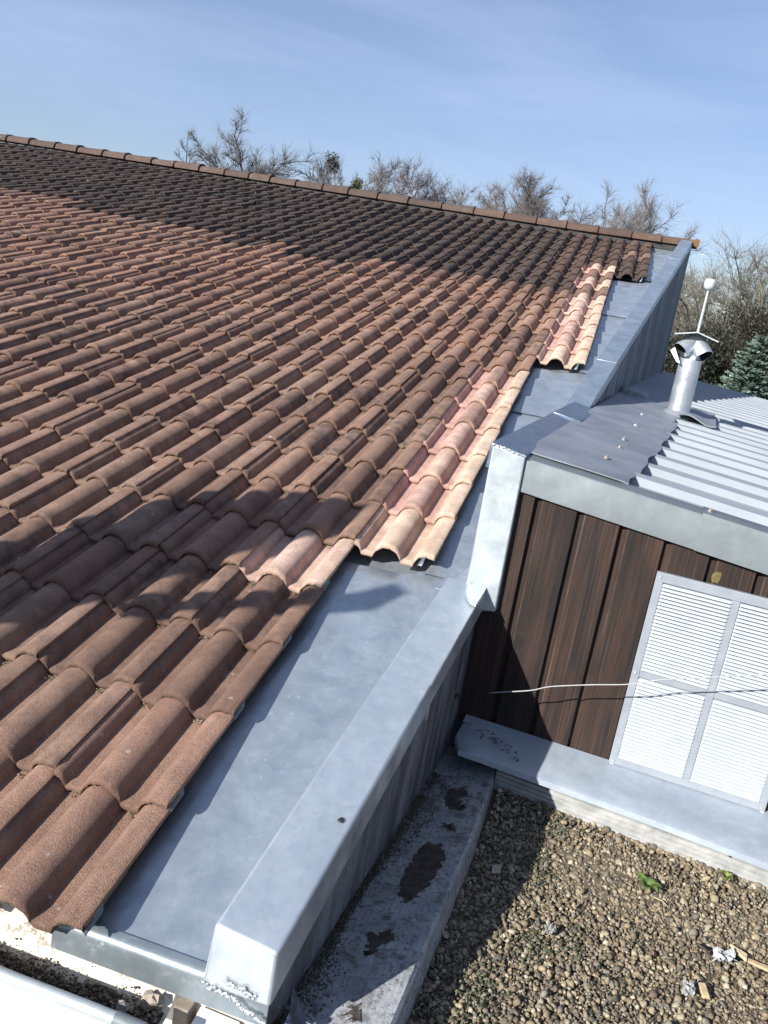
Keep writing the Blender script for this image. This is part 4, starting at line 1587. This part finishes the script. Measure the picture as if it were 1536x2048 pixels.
tree(9.4, 26, 6.70, 3.6, 33, 'second tangled tree at the right edge, twigs against the sky', nlimb=16, nbr=10, ntw=6, nft=9, upright=.4, fork=.15, tint=(.16, .15, .12), twig=.010, ivy=1400)
tree(2.9, 28, 5.60, 2.2, 34, 'thin pale bare tree seen between the wall end and tangled tree', nlimb=11, nbr=8, ntw=6, nft=9, tint=(.19, .18, .15), twig=.010, fork=.15, ivy=500)

# mistletoe and ivy clumps in the bare tree
for k, (az, el, s_, col, lab) in enumerate(((-19.75, 6.85, .25, (.018, .022, .014), 'dark round mistletoe ball high in the bare tree'), (-18.0, 5.75, .20, (.085, .085, .030), 'yellow green mistletoe clump low beside the ridge'))):
    g = np.random.default_rng(90 + k)
    c = at_dir(az, 29.6, top_z(el, 29.6))
    mm = M()
    for i in range(420):
        p = c + np.clip(g.normal(0, s_ * .46, 3), -s_ * .85, s_ * .85) * np.array([1, 1, 1.25]) + np.array([0, 0, -.4 * s_ * (i % 3 == 0)])
        mm.tint = (*(np.array(col) * g.uniform(.5, 1.6)).tolist(), 1)
        a, b = g.normal(size=3), g.normal(size=3)
        a = a / np.linalg.norm(a) * .06
        b = b / np.linalg.norm(b) * .022
        mm.add([p - a, p - b, p + a, p + b], [(0, 1, 2, 3)])
    tag(mm.build('mistletoe', LEAF), lab, 'mistletoe')


def leafy(az, d, el, w, seed, label, n, tint, size=.11, bot=0.0, name='evergreen_shrub', cat='shrub', flat=1.0):
    """dense evergreen made of many small sprays around several stems"""
    g = np.random.default_rng(seed)
    base = at_dir(az, d)
    H = top_z(el, d) - GZ
    t_ = thing(name, label, cat, base, 'evergreens behind the annex')
    tr = M()
    tr.tint = (.05, .04, .03, 1)
    tr.tube([base, base + np.array([0, 0, H * .8])], [.10, .02], 7)
    tr.build('trunk', BARK, t_, 180)
    lobes = [(base + np.array([g.normal(0, w * .42), g.normal(0, w * .42), H * f]), w * (.62 - .42 * f) * g.uniform(.8, 1.3)) for f in np.linspace(.12, .90, 26)]
    li = g.integers(len(lobes), size=n)
    lc = np.array([q[0] for q in lobes])[li]
    lr = np.array([q[1] for q in lobes])[li]
    dr = g.normal(size=(n, 3))
    dr /= np.linalg.norm(dr, axis=1, keepdims=True)
    p = lc + dr * (lr * (.5 + .55 * g.random(n)))[:, None] * np.array([1, 1, 1.15])
    ax = dr * .5 + np.array([0, 0, .8]) + g.normal(0, .5, (n, 3))
    ax *= (size * g.uniform(.5, 1.3, n) / np.linalg.norm(ax, axis=1))[:, None]
    sd_ = np.cross(ax, g.normal(size=(n, 3)))
    sd_ *= (size * .26 / np.linalg.norm(sd_, axis=1))[:, None]
    cards('crown', p, ax, sd_, np.array(tint)[None] * g.uniform(.4, 1.7, (n, 1)) * g.uniform(.85, 1.15, (n, 3)), t_)


def cards(name, p, ax, sd_, col, parent):
    """many small leaf-shaped faces in one mesh"""
    n = len(p)
    V = np.stack([p - ax * .3, p + sd_, p + ax, p - sd_], 1).reshape(-1, 3)
    if parent is not None:
        V = V - np.array(parent.matrix_basis.translation)
    me = bpy.data.meshes.new(name)
    me.vertices.add(4 * n)
    me.vertices.foreach_set('co', V.astype(np.float32).ravel())
    me.loops.add(4 * n)
    me.loops.foreach_set('vertex_index', np.arange(4 * n, dtype=np.int32))
    me.polygons.add(n)
    me.polygons.foreach_set('loop_start', np.arange(0, 4 * n, 4, dtype=np.int32))
    me.update(calc_edges=True)
    at = me.color_attributes.new('tint', 'FLOAT_COLOR', 'POINT')
    c4 = np.concatenate([np.repeat(col, 4, axis=0), np.ones((4 * n, 1))], 1)
    at.data.foreach_set('color', c4.astype(np.float32).ravel())
    me.materials.append(LEAF)
    o = bpy.data.objects.new(name, me)
    COLL.objects.link(o)
    o.parent = parent
    return o


leafy(6.3, 21.0, 1.0, 2.0, 51, 'dark brown green evergreen behind the flue pipe', 60000, (.013, .0145, .0065), .060)
leafy(8.9, 21.5, 2.3, 2.4, 52, 'taller olive brown evergreen at the right edge above the spruce', 70000, (.0175, .016, .007), .060)
leafy(12.2, 21.5, 2.6, 2.4, 53, 'olive brown evergreen beyond the right edge', 26000, (.0175, .016, .007), .065)
leafy(4.1, 22.0, .4, 1.8, 54, 'low dark evergreen between wall end and flue pipe', 36000, (.012, .014, .0065), .060)


def spruce(az, d, el, w, seed, label):
    g = np.random.default_rng(seed)
    base = at_dir(az, d)
    H = top_z(el, d) - GZ
    t_ = thing('spruce_tree', label, 'tree', base, 'evergreens behind the annex')
    tr = M()
    tr.tint = (.07, .055, .045, 1)
    tr.tube([base, base + np.array([0, 0, H])], [.09, .01], 7)
    tr.build('trunk', BARK, t_, 180)
    mm = M()
    z = .25
    while z < H:
        f = z / H
        n = 9
        L0 = w * (1 - f) ** .85 + .10
        for k in range(n):
            ph = g.uniform(0, 6.28)
            L = L0 * g.uniform(.7, 1.12)
            tilt = -.12 + .55 * f + g.normal(0, .08)
            dr = np.array([math.cos(ph) * math.cos(tilt), math.sin(ph) * math.cos(tilt), math.sin(tilt)])
            side = np.cross(dr, [0, 0, 1.0])
            side /= np.linalg.norm(side)
            m_ = int(9 + L * 15)
            for i in range(m_):
                q = (.15 + .85 * i / m_)
                p = base + np.array([0, 0, z]) + dr * L * q - np.array([0, 0, .10 * L * q * q])
                for sgn in (-1, 1, 0):
                    sl = (.05 + .22 * L * (1 - q)) * g.uniform(.6, 1.1) + .03
                    ax = dr * .7 + side * sgn * .8 + np.array([0, 0, -.10 + .3 * (sgn == 0)]) + g.normal(0, .12, 3)
                    ax = ax / np.linalg.norm(ax) * sl
                    s_ = np.cross(ax, g.normal(size=3))
                    s_ = s_ / np.linalg.norm(s_) * min(.026, sl * .3)
                    mm.tint = (*(np.array([.155, .215, .185]) * g.uniform(.55, 1.35)).tolist(), 1)
                    mm.add([p, p + ax * .5 + s_, p + ax, p + ax * .5 - s_], [(0, 1, 2, 3)])
        z += .085 + .06 * (1 - f)
    mm.build('crown', LEAF, t_)


spruce(8.5, 17.0, .45, 1.75, 61, 'young blue green spruce behind the annex roof, right of the flue')
spruce(11.4, 17.5, -.3, 1.8, 62, 'second blue green spruce cut by the right edge')
# far wood closing the horizon
mm = M()
g = np.random.default_rng(77)
for i in range(9000):
    az = g.uniform(-60, 40)
    d = g.uniform(55, 80)
    hgt = 5.2 + 1.4 * math.sin(az * .5) + .8 * math.sin(az * 1.7)
    p = at_dir(az, d, GZ + g.random() ** .8 * hgt)
    mm.tint = (*(np.array([.075, .072, .060]) * g.uniform(.6, 1.4)).tolist(), 1)
    a, b = g.normal(size=3), g.normal(size=3)
    a = a / np.linalg.norm(a) * .55
    b = b / np.linalg.norm(b) * .35
    mm.add([p - a, p - b, p + a, p + b], [(0, 1, 2, 3)])
tag(mm.build('woodland', LEAF), 'distant grey brown wood along the horizon', 'woodland', kind='stuff')
